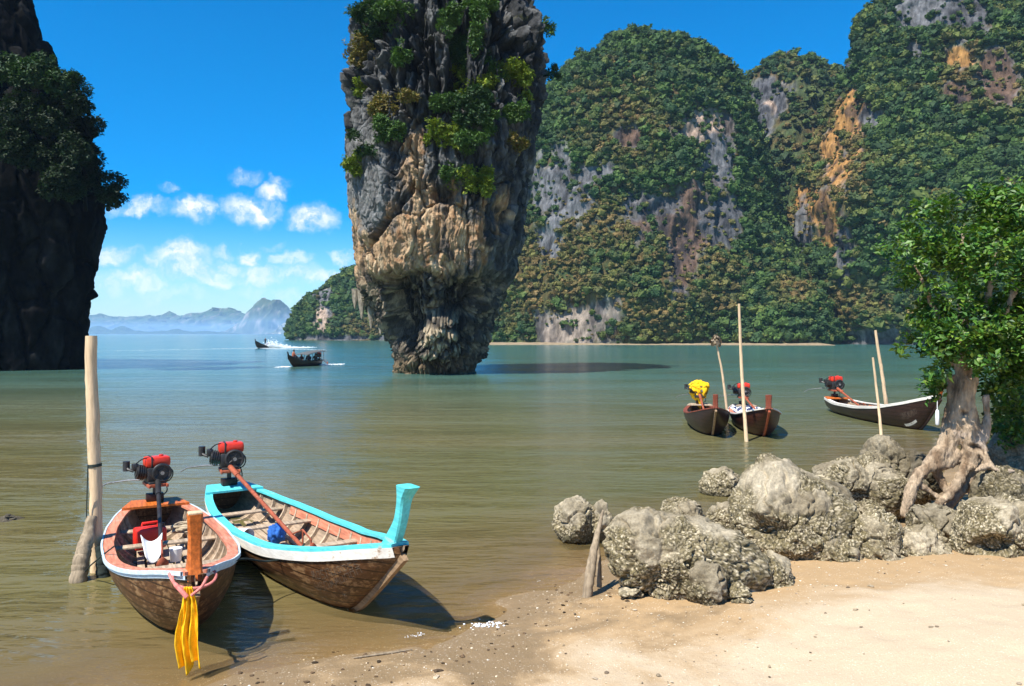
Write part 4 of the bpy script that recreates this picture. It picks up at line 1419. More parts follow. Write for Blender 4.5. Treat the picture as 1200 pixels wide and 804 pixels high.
hull_marks(b2, h2b, .80, .92, .50, .80, -1, 2, 4)
RIM_R = [(0, .46), (.2, .42), (.45, .46), (.65, .56), (.82, .74), (.93, .88), (1, .96)]
b3, h3b = longtail("dark wooden long-tail boat with yellow cloth bundled over its motor", "boat", GRP,
                   (7.18, 30.6), (6.12, 23.9), 1.45, RIM_R, KEEL_F,
                   dict(hull='hull_dark', gunwale='redbrown', post='redbrown', gw=.14, deck='plank', stem='stem'),
                   [(-.16, -.06, .20, .15), (-.14, .15, .14, .15), (-.10, .42, .13, .15)], None, dict(t=.45, y=.05, dz=.35, s=1.15, tank='none'))
b4, h4b = longtail("dark long-tail boat with red bow timber and white patterned awning cloth inside", "boat", GRP,
                   (8.75, 30.3), (7.66, 23.7), 1.45, RIM_R, KEEL_F,
                   dict(hull='hull_red', gunwale='salmon', edge='white', post='redbrown', gw=.14, deck='plank', stem='rust'),
                   [(-.16, -.06, .22, .16), (-.14, .15, .15, .16), (-.12, .42, .15, .18)], None, dict(t=.5, y=.3, dz=.5, s=1.15))
b5, h5b = longtail("black hulled long-tail boat with white rim and upswept orange bow beside the tree", "boat", GRP,
                   (13.35, 33.2), (13.62, 25.3), 1.5, [(0, .52), (.2, .44), (.45, .48), (.65, .62), (.82, .88), (.93, 1.1), (1, 1.24)], [(0, .05), (.12, -.12), (.4, -.2), (.7, -.15), (.84, -.04), (.91, .4), (1, 1.12)],
                   dict(hull='hull_dark', gunwale='white', band='white', bandh=.06, post='orange', gw=.13, deck='orange', inside='orange', stem='hull_dark'),
                   [(-.22, -.10, .26, .10), (-.08, .06, .20, .10), (.04, .22, .16, .09), (.12, .36, .13, .08)], None, dict(t=.42, y=-.15, dz=.45, s=1.25))
hull_marks(b5, h5b, .80, .89, .52, .78, -1, 1, 21)
wl_ = MB(); V = []
for t_ in np.linspace(.80, .872, 12):
    for s_ in (.30, .40): V.append(tuple(h5b.pt(t_, s_, -1) + Vector((0, -.006, 0))))
wl_.add(V, grid_faces(12, 2)); wl_.build('bow_stripe', M['white'], b5, smooth=False)

# ------------------------------------------------------------ gear lying in or hung on the boats


def in_boat(bt, x, y, z): return bt.matrix_basis @ Vector((x, y, z))


def solid(o, th=.006):
    m_ = o.modifiers.new('thick', 'SOLIDIFY'); m_.thickness = th; m_.offset = 0
    return o


bpy.context.view_layer.update()
# red fuel can
pc = in_boat(b1, h1b.X(.28), -.16, .13)
t0_ = empty('fuel_can', pc, b1.rotation_euler.z + .1)
tag(t0_, "bright red plastic fuel can standing in the bottom of the salmon rimmed boat", "fuel can")
q = MB(); q.box((0, 0, .16), (.24, .42, .30), None, .035); q.build('can_body', M['redplastic'], t0_)
q = MB(); q.tube([(0, -.10, .34), (0, -.10, .37), (0, .10, .37), (0, .10, .34), (0, .10, .31)], .018, 8); q.build('handle', M['redplastic'], t0_)
q = MB(); q.tube([(0, .16, .30), (0, .16, .345)], .035, 12); q.build('cap', M['iron'], t0_)
# white scoop (bailer) lying in boat 1
pc = in_boat(b1, h1b.X(.47), -.20, .20)
q = MB(); V = []
for i in range(9):
    a_ = i / 8 * .8
    for j in range(9):
        c_ = (j - 4) / 4
        V.append((.34 * a_ - .1, c_ * (.13 - .05 * a_), .30 * (1 - a_) * .9 + .10 * c_ * c_))
q.add(V, grid_faces(9, 9)); bl = q.build('bailer', M['whiteplastic'], None); bl.location = pc; bl.rotation_euler = (0, 0, b1.rotation_euler.z); solid(bl)
tag(bl, "white plastic scoop leaning up on the floor boards of the salmon rimmed boat", "bailer")
q = MB(); q.tube([(0, 0, 0), (0, 0, .17)], [.07, .085], 14, caps=True); mg = q.build('mug', M['whiteplastic'], None); mg.location = in_boat(b1, h1b.X(.44), .10, .16)
tag(mg, "small white mug standing right of the white scoop in the salmon rimmed boat", "mug")
# rope coil on the stern side
q = MB(); pts = []
for i in range(90):
    a_ = i / 90 * 2 * math.pi * 5
    r_ = .17 - .012 * (i % 18) / 18 + .02 * math.sin(i * 1.3)
    pts.append((r_ * math.cos(a_), r_ * math.sin(a_), .03 + .10 * i / 90))
q.tube(pts, .018, 6); rc = q.build('rope_coil', M['hemp'], None); rc.location = in_boat(b1, h1b.X(.22), .34, .22)
tag(rc, "coil of pale rope lying behind the red fuel can in the near boat", "rope")
# boat 2: tipped white pail and a blue rag
pc = in_boat(b2, h2b.X(.36), -.45, .14)
t0_ = empty('pail', pc, b2.rotation_euler.z)
tag(t0_, "small cream pail tipped on its side in the turquoise rimmed boat", "pail")
q = MB(); q.tube([(-.02, 0, .09), (.20, .08, .09)], [.075, .10], 16, caps=False); pb_ = solid(q.build('pail_wall', M['whiteplastic'], t0_))
q = MB(); q.tube([(-.025, -.002, .09), (-.015, .002, .09)], .074, 16); q.build('pail_base', M['whiteplastic'], t0_)
V0, F0 = ico(4)
r0 = 1 + .5 * fbm(V0 * 2.2 + 3, 4)
o = npmesh('rag', V0 * r0[:, None] * np.array((.13, .16, .14)), F0, M['bluecloth']); o.location = in_boat(b2, h2b.X(.40), .02, .22)
tag(o, "crumpled blue rag lying under the propeller shaft of the turquoise rimmed boat", "rag")
# yellow cloth over the third boat's motor
V0, F0 = ico(5)
r0 = .95 + .45 * fbm(V0 * 1.6 + 9, 3) + .30 * (ridged(V0 * np.array((3, 3, .8)) + 4, 3) - .5)
Vc = V0 * r0[:, None] * np.array((.26, .38, .24))
Vc[:, 2] = np.where(Vc[:, 2] < -.02, Vc[:, 2] * 1.6 * (1 + .9 * np.sin(np.arctan2(V0[:, 1], V0[:, 0]) * 2 + 1)), Vc[:, 2])
o = npmesh('engine_cover', Vc, F0, M['yellow']); o.location = in_boat(b3, h3b.X(.03), 0, .46 + .34 + .34)
o.rotation_euler = (0, 0, b3.rotation_euler.z)
tag(o, "bright yellow cloth bundled over a boat motor", "cloth")
# white patterned cloth in boat 4
q = MB(); V = []
for i in range(10):
    for j in range(14):
        V.append((i * .07 - .3, (j - 6.5) * .085, .10 * math.sin(j * 1.9) * .4 + .05 * math.sin(i * 2.1 + j) - .03 * i))
q.add(V, grid_faces(10, 14))
m_, t, b = mat_new("patterned_cloth"); tcn = t.new('ShaderNodeTexCoord')
ck = t.new('ShaderNodeTexChecker'); t.l.new(tcn.outputs['Object'], ck.inputs[0]); ck.inputs['Scale'].default_value = 6
ck.inputs['Color1'].default_value = (.75, .77, .8, 1); ck.inputs['Color2'].default_value = (.03, .04, .10, 1); t.l.new(ck.outputs[0], b.inputs['Base Color'])
o = solid(q.build('deck_cloth', m_, None)); o.location = in_boat(b4, h4b.X(.22), 0, .52); o.rotation_euler = (0, 0, b4.rotation_euler.z)
tag(o, "white and dark checked cloth spread inside the red timbered boat", "cloth")

# yellow sash with pink ribbon tied round the stubby prow
t0_ = empty('sash', in_boat(b1, h1b.L / 2 - .0, 0, .80))
tag(t0_, "yellow cloth sash with pink ribbon hanging from the orange prow post", "sash")
A0 = W(220, 688, 7.50); A1 = W(223, 782, 7.44)
base = t0_.location
q = MB(); V = []
nl, nw = 46, 34
for i in range(nl):
    f = i / (nl - 1)
    c_ = A0.lerp(A1, f)
    wid = .035 + .085 * min(1, f * 1.8) ** .8 - .02 * f
    for j in range(nw):
        g_ = (j - (nw - 1) / 2) / ((nw - 1) / 2)
        fold = math.sin(g_ * 10 + 2.5 * f + .6 * math.sin(5 * f)) * .034 * (0.4 + .7 * f) + math.sin(g_ * 15 + 3 - 2 * f) * .012 + .03 * float(fbm(np.array([[g_ * 2.2, f * 3.5, 1.7]]), 3)[0])
        bot = (.05 * math.sin(g_ * 5) + .05 * g_) * (f ** 6)
        V.append(tuple(c_ - base + Vector((g_ * wid + .015 * math.sin(f * 7), fold, bot))))
q.add(V, grid_faces(nl, nw)); solid(q.build('cloth', M['yellow'], t0_), .005)
pl_ = [in_boat(b1, h1b.L / 2 - .16 + .22 * math.cos(a_), .20 * math.sin(a_), .80 - .05 * math.cos(a_)) for a_ in np.linspace(-2.6, 2.6, 24)]
q = MB(); q.tube([tuple(p_ - base) for p_ in pl_], .014, 8); q.build('ribbon', M['pink'], t0_)
q = MB()
q.tube([tuple(p_ - base) for p_ in smooth_path([W(198, 672, 7.62), W(203, 682, 7.52), W(212, 692, 7.47), W(219, 700, 7.46)], 16)], [.014] * 8 + [.022] * 8, 8)
q.tube([tuple(p_ - base) for p_ in smooth_path([W(243, 676, 7.55), W(236, 688, 7.48), W(224, 698, 7.46)], 12)], .014, 8)
q.build('ribbon', M['pink'], t0_)
# white fender hanging from the far boat's bow
q = MB(); pb_ = in_boat(b5, h5b.L / 2 + .02, -.12, .55)
q.tube([tuple(pb_ + Vector((0, 0, .62))), tuple(pb_ + Vector((0, 0, .22)))], .012, 6)
q.tube([tuple(pb_ + Vector((0, 0, z_))) for z_ in (.24, .20, .0, -.22, -.26)], [.02, .05, .06, .06, .03], 10)
o = q.build('sash', M['whiteplastic'], None)
tag(o, "short white cloth hanging from the orange bow of the black hulled boat", "sash")
# mooring ropes


def rope(label, pts, r_=.012, mat='rope', n=40):
    q = MB(); q.tube([tuple(p_) for p_ in smooth_path(pts, n)], r_, 6)
    return tag(q.build('mooring_rope', M[mat], None), label, "rope")


rope("dark slack rope from the turquoise rimmed boat to the salmon rimmed one", [W(357, 637, 9.9), W(345, 650, 9.75), W(320, 657, 9.6), (W(285, 655, 9.2)), W(262, 661, 8.75), W(250, 664, 8.5)])
rope("thin rope from the salmon rim towards the leaning log in the water", [W(134, 640, 9.6), W(115, 655, 9.9), W(97, 676, 10.35), W(92, 686, 10.4)], .009)
rope("thin cord hanging beside the weathered mooring pole", [W(103, 545, 10.5), W(102, 580, 10.55), W(101, 620, 10.6)], .008)

# ------------------------------------------------------------ poles and stakes


def pole(name, label, cat, pts, rad, mat, bands=(), group=None, seg=14, n=40):
    base = Vector(pts[0])
    root = empty(name, base)
    tag(root, label, cat, group)
    sp_ = smooth_path(pts, n)
    L_ = np.linspace(0, 1, n)
    rr = np.interp(L_, np.linspace(0, 1, len(rad)), rad)
    sp_ = sp_ + 0.25 * rr[:, None] * np.stack([fbm(np.stack([L_ * 9, L_ * 0, L_ * 0 + k * 7 + base.x], -1), 3) for k in range(3)], -1)
    rr = rr * (1 + .16 * fbm(np.stack([L_ * 14, L_ * 0 + base.x, L_ * 0], -1), 3))
    q = MB(); q.tube([tuple(Vector(p_) - base) for p_ in sp_], rr, seg, jit=.06)
    q.build('pole_shaft', M[mat], root)
    for f in bands:
        i = int(f * (n - 1)); p_ = Vector(sp_[i]) - base; tg = Vector(sp_[min(i + 1, n - 1)] - sp_[i - 1]).normalized()
        k = MB(); k.tube([tuple(p_ - tg * .02), tuple(p_ + tg * .02)], rr[i] * 1.12, seg); k.build('rope_binding', M['rope'], root)
    return root


pole('mooring_pole', "thick pale weathered pole standing in the water left of the near boats", "pole",
     [W(113, 688, 10.7) + Vector((0, 0, -.4)), W(113, 640, 10.7), W(112, 560, 10.7), W(109, 500, 10.7), W(107, 450, 10.7), W(107, 394, 10.7)], [.075, .073, .075, .08, .078, .07], 'pole', (.55,))
pole('mooring_log', "short weathered log leaning against the thick pale pole", "pole",
     [W(91, 690, 10.25), W(95, 660, 10.35), W(103, 628, 10.5), W(108, 606, 10.6)], [.105, .10, .09, .06], 'drift')
pole('mooring_log', "dark broken stub between the leaning log and the salmon rimmed boat", "pole",
     [W(122, 690, 10.5), W(121, 665, 10.5), W(118, 640, 10.5)], [.09, .085, .07], 'rope')
pole('mooring_pole', "tall slender pale pole in front of the red timbered boat", "pole",
     [W(875, 520, 23.6), W(872, 480, 23.8), W(869, 430, 24), W(866, 356, 24)], [.055, .052, .045, .036], 'pole', seg=8)
tp = pole('mooring_stick', "thin bent stick with a brown tuft on top behind the yellow covered motor", "pole",
          [W(853, 490, 29), W(850, 465, 29), W(846, 435, 29), W(840, 405, 29)], [.045, .045, .04, .03], 'pole', seg=8)
V1, F1 = tri_leaves(60, .10, .16, 77); o = npmesh('tuft', V1 * np.array((1, 1, 1.4)) + np.array(W(839, 402, 29) - W(853, 490, 29)), F1, M['drift'], tp)
pole('mooring_pole', "crooked brown pole rising from inside the black hulled boat", "pole",
     [W(1042, 492, 29), W(1038, 470, 29), W(1034, 440, 29), W(1029, 410, 29), W(1026, 387, 29)], [.07, .066, .06, .052, .045], 'pole', seg=10)
pole('mooring_stick', "thin stick standing in the water in front of the black hulled boat", "pole",
     [W(1034, 530, 22.5), W(1031, 490, 22.8), W(1027, 455, 23), W(1023, 419, 23)], [.045, .04, .035, .03], 'pole', seg=8)
gzs = gz(1.0, 9.75)
pole('stake', "pointed wooden stake stuck in the sand left of the big barnacled boulder", "stake",
     [W(687, 702, 9.5), W(692, 670, 9.55), W(697, 640, 9.65), W(707, 598, 9.85)], [.062, .060, .04, .015], 'drift')
pole('stake', "thin dark stick leaning behind the pointed stake", "stake",
     [W(702, 688, 9.75), W(702, 660, 9.8), W(700, 634, 9.85)], [.035, .03, .02], 'drift', seg=8)
# ------------------------------------------------------------ rocks
m_barn = mat_attr("barnacled_rock", 0.88, 0.2, 30.0, 0.35, 0.8, 55.0, 0.02)
ICO = {}


def icoc(s):
    if s not in ICO: ICO[s] = ico(s)
    return ICO[s]


def E(px0, py0, px1, py1, Y, ry, tilt=0.0):
    a_ = W(px0, py0, Y); b_ = W(px1, py1, Y)
    c_ = (a_ + b_) / 2
    return (np.array(c_), np.array((abs(b_.x - a_.x) / 2, ry, abs(a_.z - b_.z) / 2)), tilt)


def rock(label, ells, seed, sub=6, cuts=5, bare=None, barn=1.0, tone=1.0, rough=0.10, name='rock', cell=44.0, cutk=0.74, group=None, wet=0.0, cen=None, planes=(), dents=()):
    g = np.random.default_rng(seed)
    D, F = icoc(sub)
    cen = np.mean([e[0] for e in ells], 0) if cen is None else np.array(cen)
    R = np.full(len(D), 0.05)
    Rs = []
    for (c_, r_, tl) in ells:
        ct, st_ = math.cos(tl), math.sin(tl)
        Rm = np.array(((ct, 0, -st_), (0, 1, 0), (st_, 0, ct)))
        d_ = (D @ Rm.T) / r_; o_ = (Rm @ (cen - c_)) / r_
        a_ = (d_ * d_).sum(1); b_ = 2 * (d_ * o_).sum(1); cc = (o_ * o_).sum() - 1
        disc = b_ * b_ - 4 * a_ * cc
        t_ = np.where(disc > 0, (-b_ + np.sqrt(np.maximum(disc, 0))) / (2 * a_), 0.04)
        Rs.append(np.maximum(t_, 0.04))
    Rs = np.array(Rs); R = Rs.max(0)
    # smooth the seams a little
    size = float(np.mean([e[1].max() for e in ells]))
    for k in range(cuts + 4):
        n_ = g.normal(size=3); n_[2] = abs(n_[2]) * .8; n_ /= np.linalg.norm(n_)
        ext = (R * np.maximum(D @ n_, 0)).max() * g.uniform(cutk, .98)
        dn = np.maximum(D @ n_, 1e-3)
        lim = ext / dn
        R = np.where(lim < R, lim * .95 + R * .05, R)
    for (n_, p_) in planes:
        n_ = np.array(n_, float) / np.linalg.norm(n_)
        dn = D @ n_
        lim = np.where(dn > 1e-3, ((np.array(p_) - cen) @ n_) / np.maximum(dn, 1e-3), 9)
        R = np.where(lim < R, lim, R)
    Vv = cen + D * R[:, None]
    for (a_, b_, rx, ry, dp) in dents:
        e_ = ell(PX(Vv[:, 0], Vv[:, 1]), PY(Vv[:, 2], Vv[:, 1]), a_, b_, rx, ry) + .35 * fbm(Vv * 2.5 + seed, 3)
        R = R * (1 - dp * sst(e_, 0, .55) * (D[:, 1] < .1))
    Vv = cen + D * R[:, None]
    q = Vv + seed * 3.7
    sz = size
    R2 = sz * (.10 * fbm(q * 1.6 / sz, 3)) + rough * (ridged(q * 2.6, 3) - .6) + .035 * fbm(q * 9, 3) - .06 * (1 - sst(np.abs(fbm(q * 1.7 + 3, 3)), 0, .05))
    # oyster and barnacle crust
    wq = q + .02 * np.stack([fbm(q * 8, 2), fbm(q * 8 + 7, 2), fbm(q * 8 + 19, 2)], -1)
    f1, f2, cid = voro(wq * cell)
    g1, g2, gid = voro(wq * cell * .42 + 5)
    zrel = (Vv[:, 2] - Vv[:, 2].min()) / (np.ptp(Vv[:, 2]) + 1e-6)
    nb = fbm(q * 2.4 + 30, 3)
    cov = np.ones(len(D)) * barn
    if bare is not None:
        for (a_, b_, rx, ry) in bare:
            cov = cov * (1 - sst(ell(PX(Vv[:, 0], Vv[:, 1]), PY(Vv[:, 2], Vv[:, 1]), a_, b_, rx, ry) + .6 * nb, 0.0, .3))
    cov = np.clip(cov * (1 - .85 * sst(fbm(q * 1.5 + 44, 3) + .30 * D[:, 2], .14, .42)), 0, 1)
    hcr = .8 * (.011 * (cid - .35) - .012 * sst(f1, .25, .75) + .020 * (gid - .5) - .016 * (1 - sst(g2 - g1, .0, .18))) * np.clip(.75 + .9 * nb, .3, 1.4)
    R3 = R + R2 + cov * hcr
    Vv = cen + D * R3[:, None]
    # stone colour: olive crust, pale shells, dark gaps
    base = lerp(np.tile(np.array((0.23, 0.19, 0.125)), (len(D), 1)), np.array((0.44, 0.375, 0.265)), sst(nb + .3 * fbm(q * 12, 3), -.3, .5))
    olive = np.array((0.175, 0.142, 0.072)); shell = np.array((0.62, 0.53, 0.365)); gap = np.array((0.022, 0.019, 0.012))
    cr = lerp(np.tile(olive, (len(D), 1)), shell, sst(cid + .35 * nb + .25 * (gid - .5), .42, .95))
    cr = lerp(cr, np.array((0.22, 0.18, 0.10)), (gid > .6) * .5)
    cr = lerp(cr, gap, np.maximum(sst(f1, .5, .85), (1 - sst(g2 - g1, 0, .14))) * .85)
    col = lerp(base, cr, cov)
    col = lerp(col, np.array((0.05, 0.048, 0.03)), wet * sst(zrel + .1 * nb, .45, .2))
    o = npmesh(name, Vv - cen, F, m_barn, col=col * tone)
    o.location = cen
    tag(o, label, "rock", group)
    return o


rock("rounded barnacled rock standing in the shallows left of the pointed stake", [E(648, 583, 700, 640, 12.4, .42)], 1, 6, 3, wet=.7)
rock("small knobbly rock tucked against the right of the rounded shallows rock", [E(690, 586, 718, 636, 12.3, .25)], 2, 5, 3, wet=.7)
rock("dome shaped barnacled rock alone in the water beyond the boulders", [E(820, 547, 870, 590, 16.0, .42)], 3, 6, 2, wet=.7)
rock("low flat barnacled ledge just above the water behind the big boulder", [E(770, 584, 822, 618, 13.9, .40)], 4, 6, 2, wet=.5)
rock("little barnacled lump in front of the low flat ledge", [E(780, 596, 803, 620, 13.3, .16)], 5, 5, 2, wet=.5)
rock("squat barnacled rock in the water left of the sharp pointed boulder", [E(829, 589, 868, 628, 13.3, .30)], 6, 6, 3, wet=.6)
rock("big pale topped boulder with an undercut left side sloping down to the right", [E(711, 596, 792, 690, 9.6, .50), E(722, 606, 905, 706, 9.6, .55, .24), E(745, 625, 850, 725, 9.6, .5)], 7, 7, -2, planes=[((.28, -.15, .95), W(765, 598, 9.5)), ((-.1, -.93, .32), W(780, 640, 9.02))],
     bare=[(755, 608, 48, 17)], cen=W(780, 655, 9.6))
rock("low crusted rock forming the right hand tail of the undercut boulder", [E(838, 646, 938, 735, 9.75, .45)], 27, 7, 1)
rock("dark brown lump leaning on the front of the big pale topped boulder", [E(803, 655, 852, 715, 9.05, .25)], 8, 6, 4, tone=.8)
rock("small grey shell crusted stone on the sand right of the dark lump", [E(852, 685, 880, 712, 8.95, .2)], 9, 5, 2)
rock("sharp pointed boulder with a bare pale peak and dark hollow front", [E(856, 520, 1000, 690, 11.2, .62)], 10, 7, 0, planes=[((-.80, -.22, .52), W(903, 545, 11.1)), ((.46, -.28, .84), W(906, 543, 11.1)), ((-.35, -.9, .25), W(880, 590, 10.75)), ((.25, -.85, .45), W(955, 600, 10.85))], dents=[(905, 625, 32, 20, .24), (880, 612, 16, 16, .15)],
     bare=[(905, 560, 34, 26), (940, 592, 40, 16)], cen=W(920, 625, 11.2), cutk=.93)
rock("purplish bare slab resting against the sharp pointed boulder", [E(945, 566, 1000, 615, 11.7, .4, .4)], 11, 6, 4, barn=.12, tone=.62)
rock("broad low shell crusted rock on the sand in front of the tree", [E(985, 600, 1066, 690, 11.0, .45)], 12, 7, 4, tone=1.08)
rock("crusted rock between the broad low rock and the tree's left root", [E(1040, 610, 1110, 688, 11.1, .45)], 28, 7, 3, tone=1.05)
rock("low crusted rock filling the gap right of the sharp pointed boulder", [E(950, 628, 1015, 690, 10.8, .4)], 29, 6, 3)
rock("small round crusted stone between the purplish slab and the tree roots", [E(1000, 586, 1036, 618, 11.9, .3)], 13, 6, 2)
rock("large grey barnacled boulder at the water's edge left of the tree", [E(953, 532, 1020, 612, 13.6, .6), E(1000, 528, 1062, 612, 13.5, .6), E(935, 556, 975, 606, 13.3, .4)], 14, 7, 3, dents=[(1000, 586, 34, 14, .22)], tone=.92, cen=W(1005, 572, 13.5))
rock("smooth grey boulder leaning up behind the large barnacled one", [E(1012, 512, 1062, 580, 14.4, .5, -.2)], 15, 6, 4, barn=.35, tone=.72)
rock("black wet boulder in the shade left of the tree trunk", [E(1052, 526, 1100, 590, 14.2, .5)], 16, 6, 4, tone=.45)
rock("tall crusted boulder with a sloping pale face right of the roots", [E(1122, 575, 1185, 668, 10.9, .5, .35), E(1130, 600, 1200, 672, 10.9, .5), E(1160, 575, 1230, 670, 11.3, .6)], 17, 7, 3, planes=[((-.6, -.3, .74), W(1150, 585, 10.8))], dents=[(1165, 640, 30, 16, .25)], cen=W(1165, 628, 11.0))
rock("grey slab tilted behind the tree at the right edge", [E(1165, 498, 1235, 560, 13.4, .6, -.4), E(1175, 520, 1250, 600, 13.2, .6)], 18, 6, 5, barn=.45, tone=.85)
rock("rough boulder under the tree's right hand root", [E(1140, 548, 1215, 610, 12.2, .5)], 19, 6, 4, tone=.7)
rock("dark boulder at the right edge beyond the tall crusted one", [E(1195, 575, 1300, 680, 11.6, .8)], 20, 6, 4, tone=.75)
rock("small flat shell crusted stone on the open sand at right", [E(1112, 658, 1150, 684, 10.3, .22), E(1140, 656, 1174, 676, 10.4, .18)], 21, 6, 2)
rock("thin patch of crusted stone half buried in the middle of the sand", [E(950, 690, 995, 708, 9.35, .2)], 22, 6, 2)
rock("tiny crusted stone on the sand below the undercut boulder", [E(728, 688, 752, 700, 9.3, .12)], 23, 5, 2)
rock("dark low rock breaking the water at the left edge", [E(-14, 605, 30, 616, 13.7, .2)], 24, 5, 2, tone=.25, barn=.2)
rock("rubble of crusted stones heaped under the tree roots", [E(1065, 588, 1130, 640, 11.8, .45)], 25, 6, 3, tone=.75)

# ------------------------------------------------------------ the gnarled tree among the rocks
m_bark = mat_attr("bark", 0.9, 0.15, 22.0, 0.5, 1.0, 34.0, 0.05, (1, 1, .3))
m_leaf = mat_attr("leaf_gloss", 0.46, 0.45, 5.0, 0.25, 0, trans=0.22)
TY = 12.6
tree_base = W(1125, 596, TY)
tree = empty('tree', tree_base)
tag(tree, "gnarled leafy shore tree with arched pale roots growing among the rocks", "tree")
tk = MB()


def limb(mb, pts, rad, seg=14):
    P_ = [W(a, b_, TY + c_) - tree_base for (a, b_, c_) in pts]
    n = max(8, 5 * len(pts))
    rr = .54 * np.interp(np.linspace(0, 1, n), np.linspace(0, 1, len(rad)), rad)
    mb.tube([tuple(p_) for p_ in smooth_path(P_, n)], rr, seg)


limb(tk, [(1122, 410, .1), (1132, 433, 0), (1130, 475, 0), (1138, 518, 0), (1133, 560, .0), (1118, 585, -.1)], [.20, .27, .27, .31, .24, .15])
limb(tk, [(1118, 440, .15), (1117, 478, .1), (1110, 520, .1), (1092, 543, 0), (1074, 560, -.1), (1064, 588, -.2), (1060, 606, -.2)], [.15, .17, .26, .28, .17, .15, .10])
limb(tk, [(1120, 530, .1), (1108, 540, .05), (1090, 548, -.05)], [.26, .24, .16])
limb(tk, [(1134, 545, -.1), (1124, 562, -.2), (1110, 582, -.3), (1092, 596, -.4), (1078, 606, -.45)], [.17, .13, .12, .10, .07])
limb(tk, [(1096, 548, 0), (1104, 566, .0), (1112, 580, -.1)], [.12, .10, .09])
limb(tk, [(1076, 566, -.1), (1092, 578, -.15), (1104, 586, -.2)], [.10, .08, .08])
limb(tk, [(1155, 463, -.1), (1157, 484, -.1), (1152, 512, -.1), (1142, 530, -.05)], [.075, .085, .11, .16])
limb(tk, [(1148, 520, -.1), (1153, 532, -.2), (1160, 546, -.3), (1172, 552, -.4), (1188, 552, -.5)], [.12, .10, .085, .06, .03])
limb(tk, [(1160, 545, -.3), (1152, 548, -.4), (1143, 552, -.5)], [.07, .05, .03])
limb(tk, [(1136, 540, 0), (1138, 565, .1), (1146, 592, .1)], [.17, .13, .10])
limb(tk, [(1118, 585, -.1), (1110, 598, -.2), (1120, 610, -.3)], [.12, .10, .07])
# limbs into the crown
for pts, rad in [([(1126, 425, .1), (1108, 395, .0), (1090, 350, -.2), (1072, 310, -.3)], [.15, .10, .06, .025]),
                 ([(1128, 420, .1), (1130, 380, .2), (1125, 320, .3), (1130, 262, .4)], [.18, .12, .08, .03]),
                 ([(1134, 425, 0), (1160, 390, -.3), (1185, 350, -.5), (1215, 300, -.5)], [.17, .12, .09, .04]),
                 ([(1136, 430, 0), (1175, 410, .2), (1220, 385, .4), (1270, 350, .5)], [.15, .11, .08, .04]),
                 ([(1118, 425, .1), (1100, 415, .3), (1080, 408, .4)], [.10, .06, .03]),
                 ([(1150, 400, -.1), (1158, 350, -.3), (1165, 300, -.2), (1170, 255, .1)], [.09, .07, .05, .02])]:
    limb(tk, pts, rad, 10)
trunk = tk.build('trunk', m_bark, tree)
rm = trunk.modifiers.new('fuse', 'REMESH'); rm.mode = 'VOXEL'; rm.voxel_size = 0.022
dg = bpy.context.evaluated_depsgraph_get()
ev = trunk.evaluated_get(dg).to_mesh()
Vt = np.zeros(len(ev.vertices) * 3, np.float32); ev.vertices.foreach_get('co', Vt); Vt = Vt.reshape(-1, 3).astype(float)
Nt = np.zeros(len(ev.vertices) * 3, np.float32); ev.vertices.foreach_get('normal', Nt); Nt = Nt.reshape(-1, 3).astype(float)
Ft = np.array([list(p_.vertices) for p_ in ev.polygons if len(p_.vertices) == 4])
trunk.evaluated_get(dg).to_mesh_clear()
bpy.data.objects.remove(trunk)
q = Vt + 5
dsp = .05 * fbm(q * np.array((5, 5, 2.2)), 4) + .055 * (ridged(q * np.array((7, 7, 1.6)), 3) - .6) + .022 * fbm(q * np.array((22, 22, 9)), 3) - .06 * sst(fbm(q * 3.1 + 9, 2), .35, .6)
Vt2 = Vt + Nt * dsp[:, None]
nq = fbm(q * np.array((4, 4, 1.5)), 4)
colr = lerp(np.tile(np.array((0.19, 0.125, 0.075)), (len(Vt), 1)), np.array((0.48, 0.36, 0.24)), sst(nq + .2, -.25, .4))
colr = lerp(colr, np.array((0.46, 0.37, 0.29)), sst(fbm(q * 3 + 30, 3) + .5 * sst(Vt[:, 0], .0, .25) - .1, .15, .5) * .8)
colr = lerp(colr, np.array((0.09, 0.06, 0.04)), sst(-dsp, .02, .06) * .85)
trunk = npmesh('trunk', Vt2, Ft, m_bark, tree, col=colr)


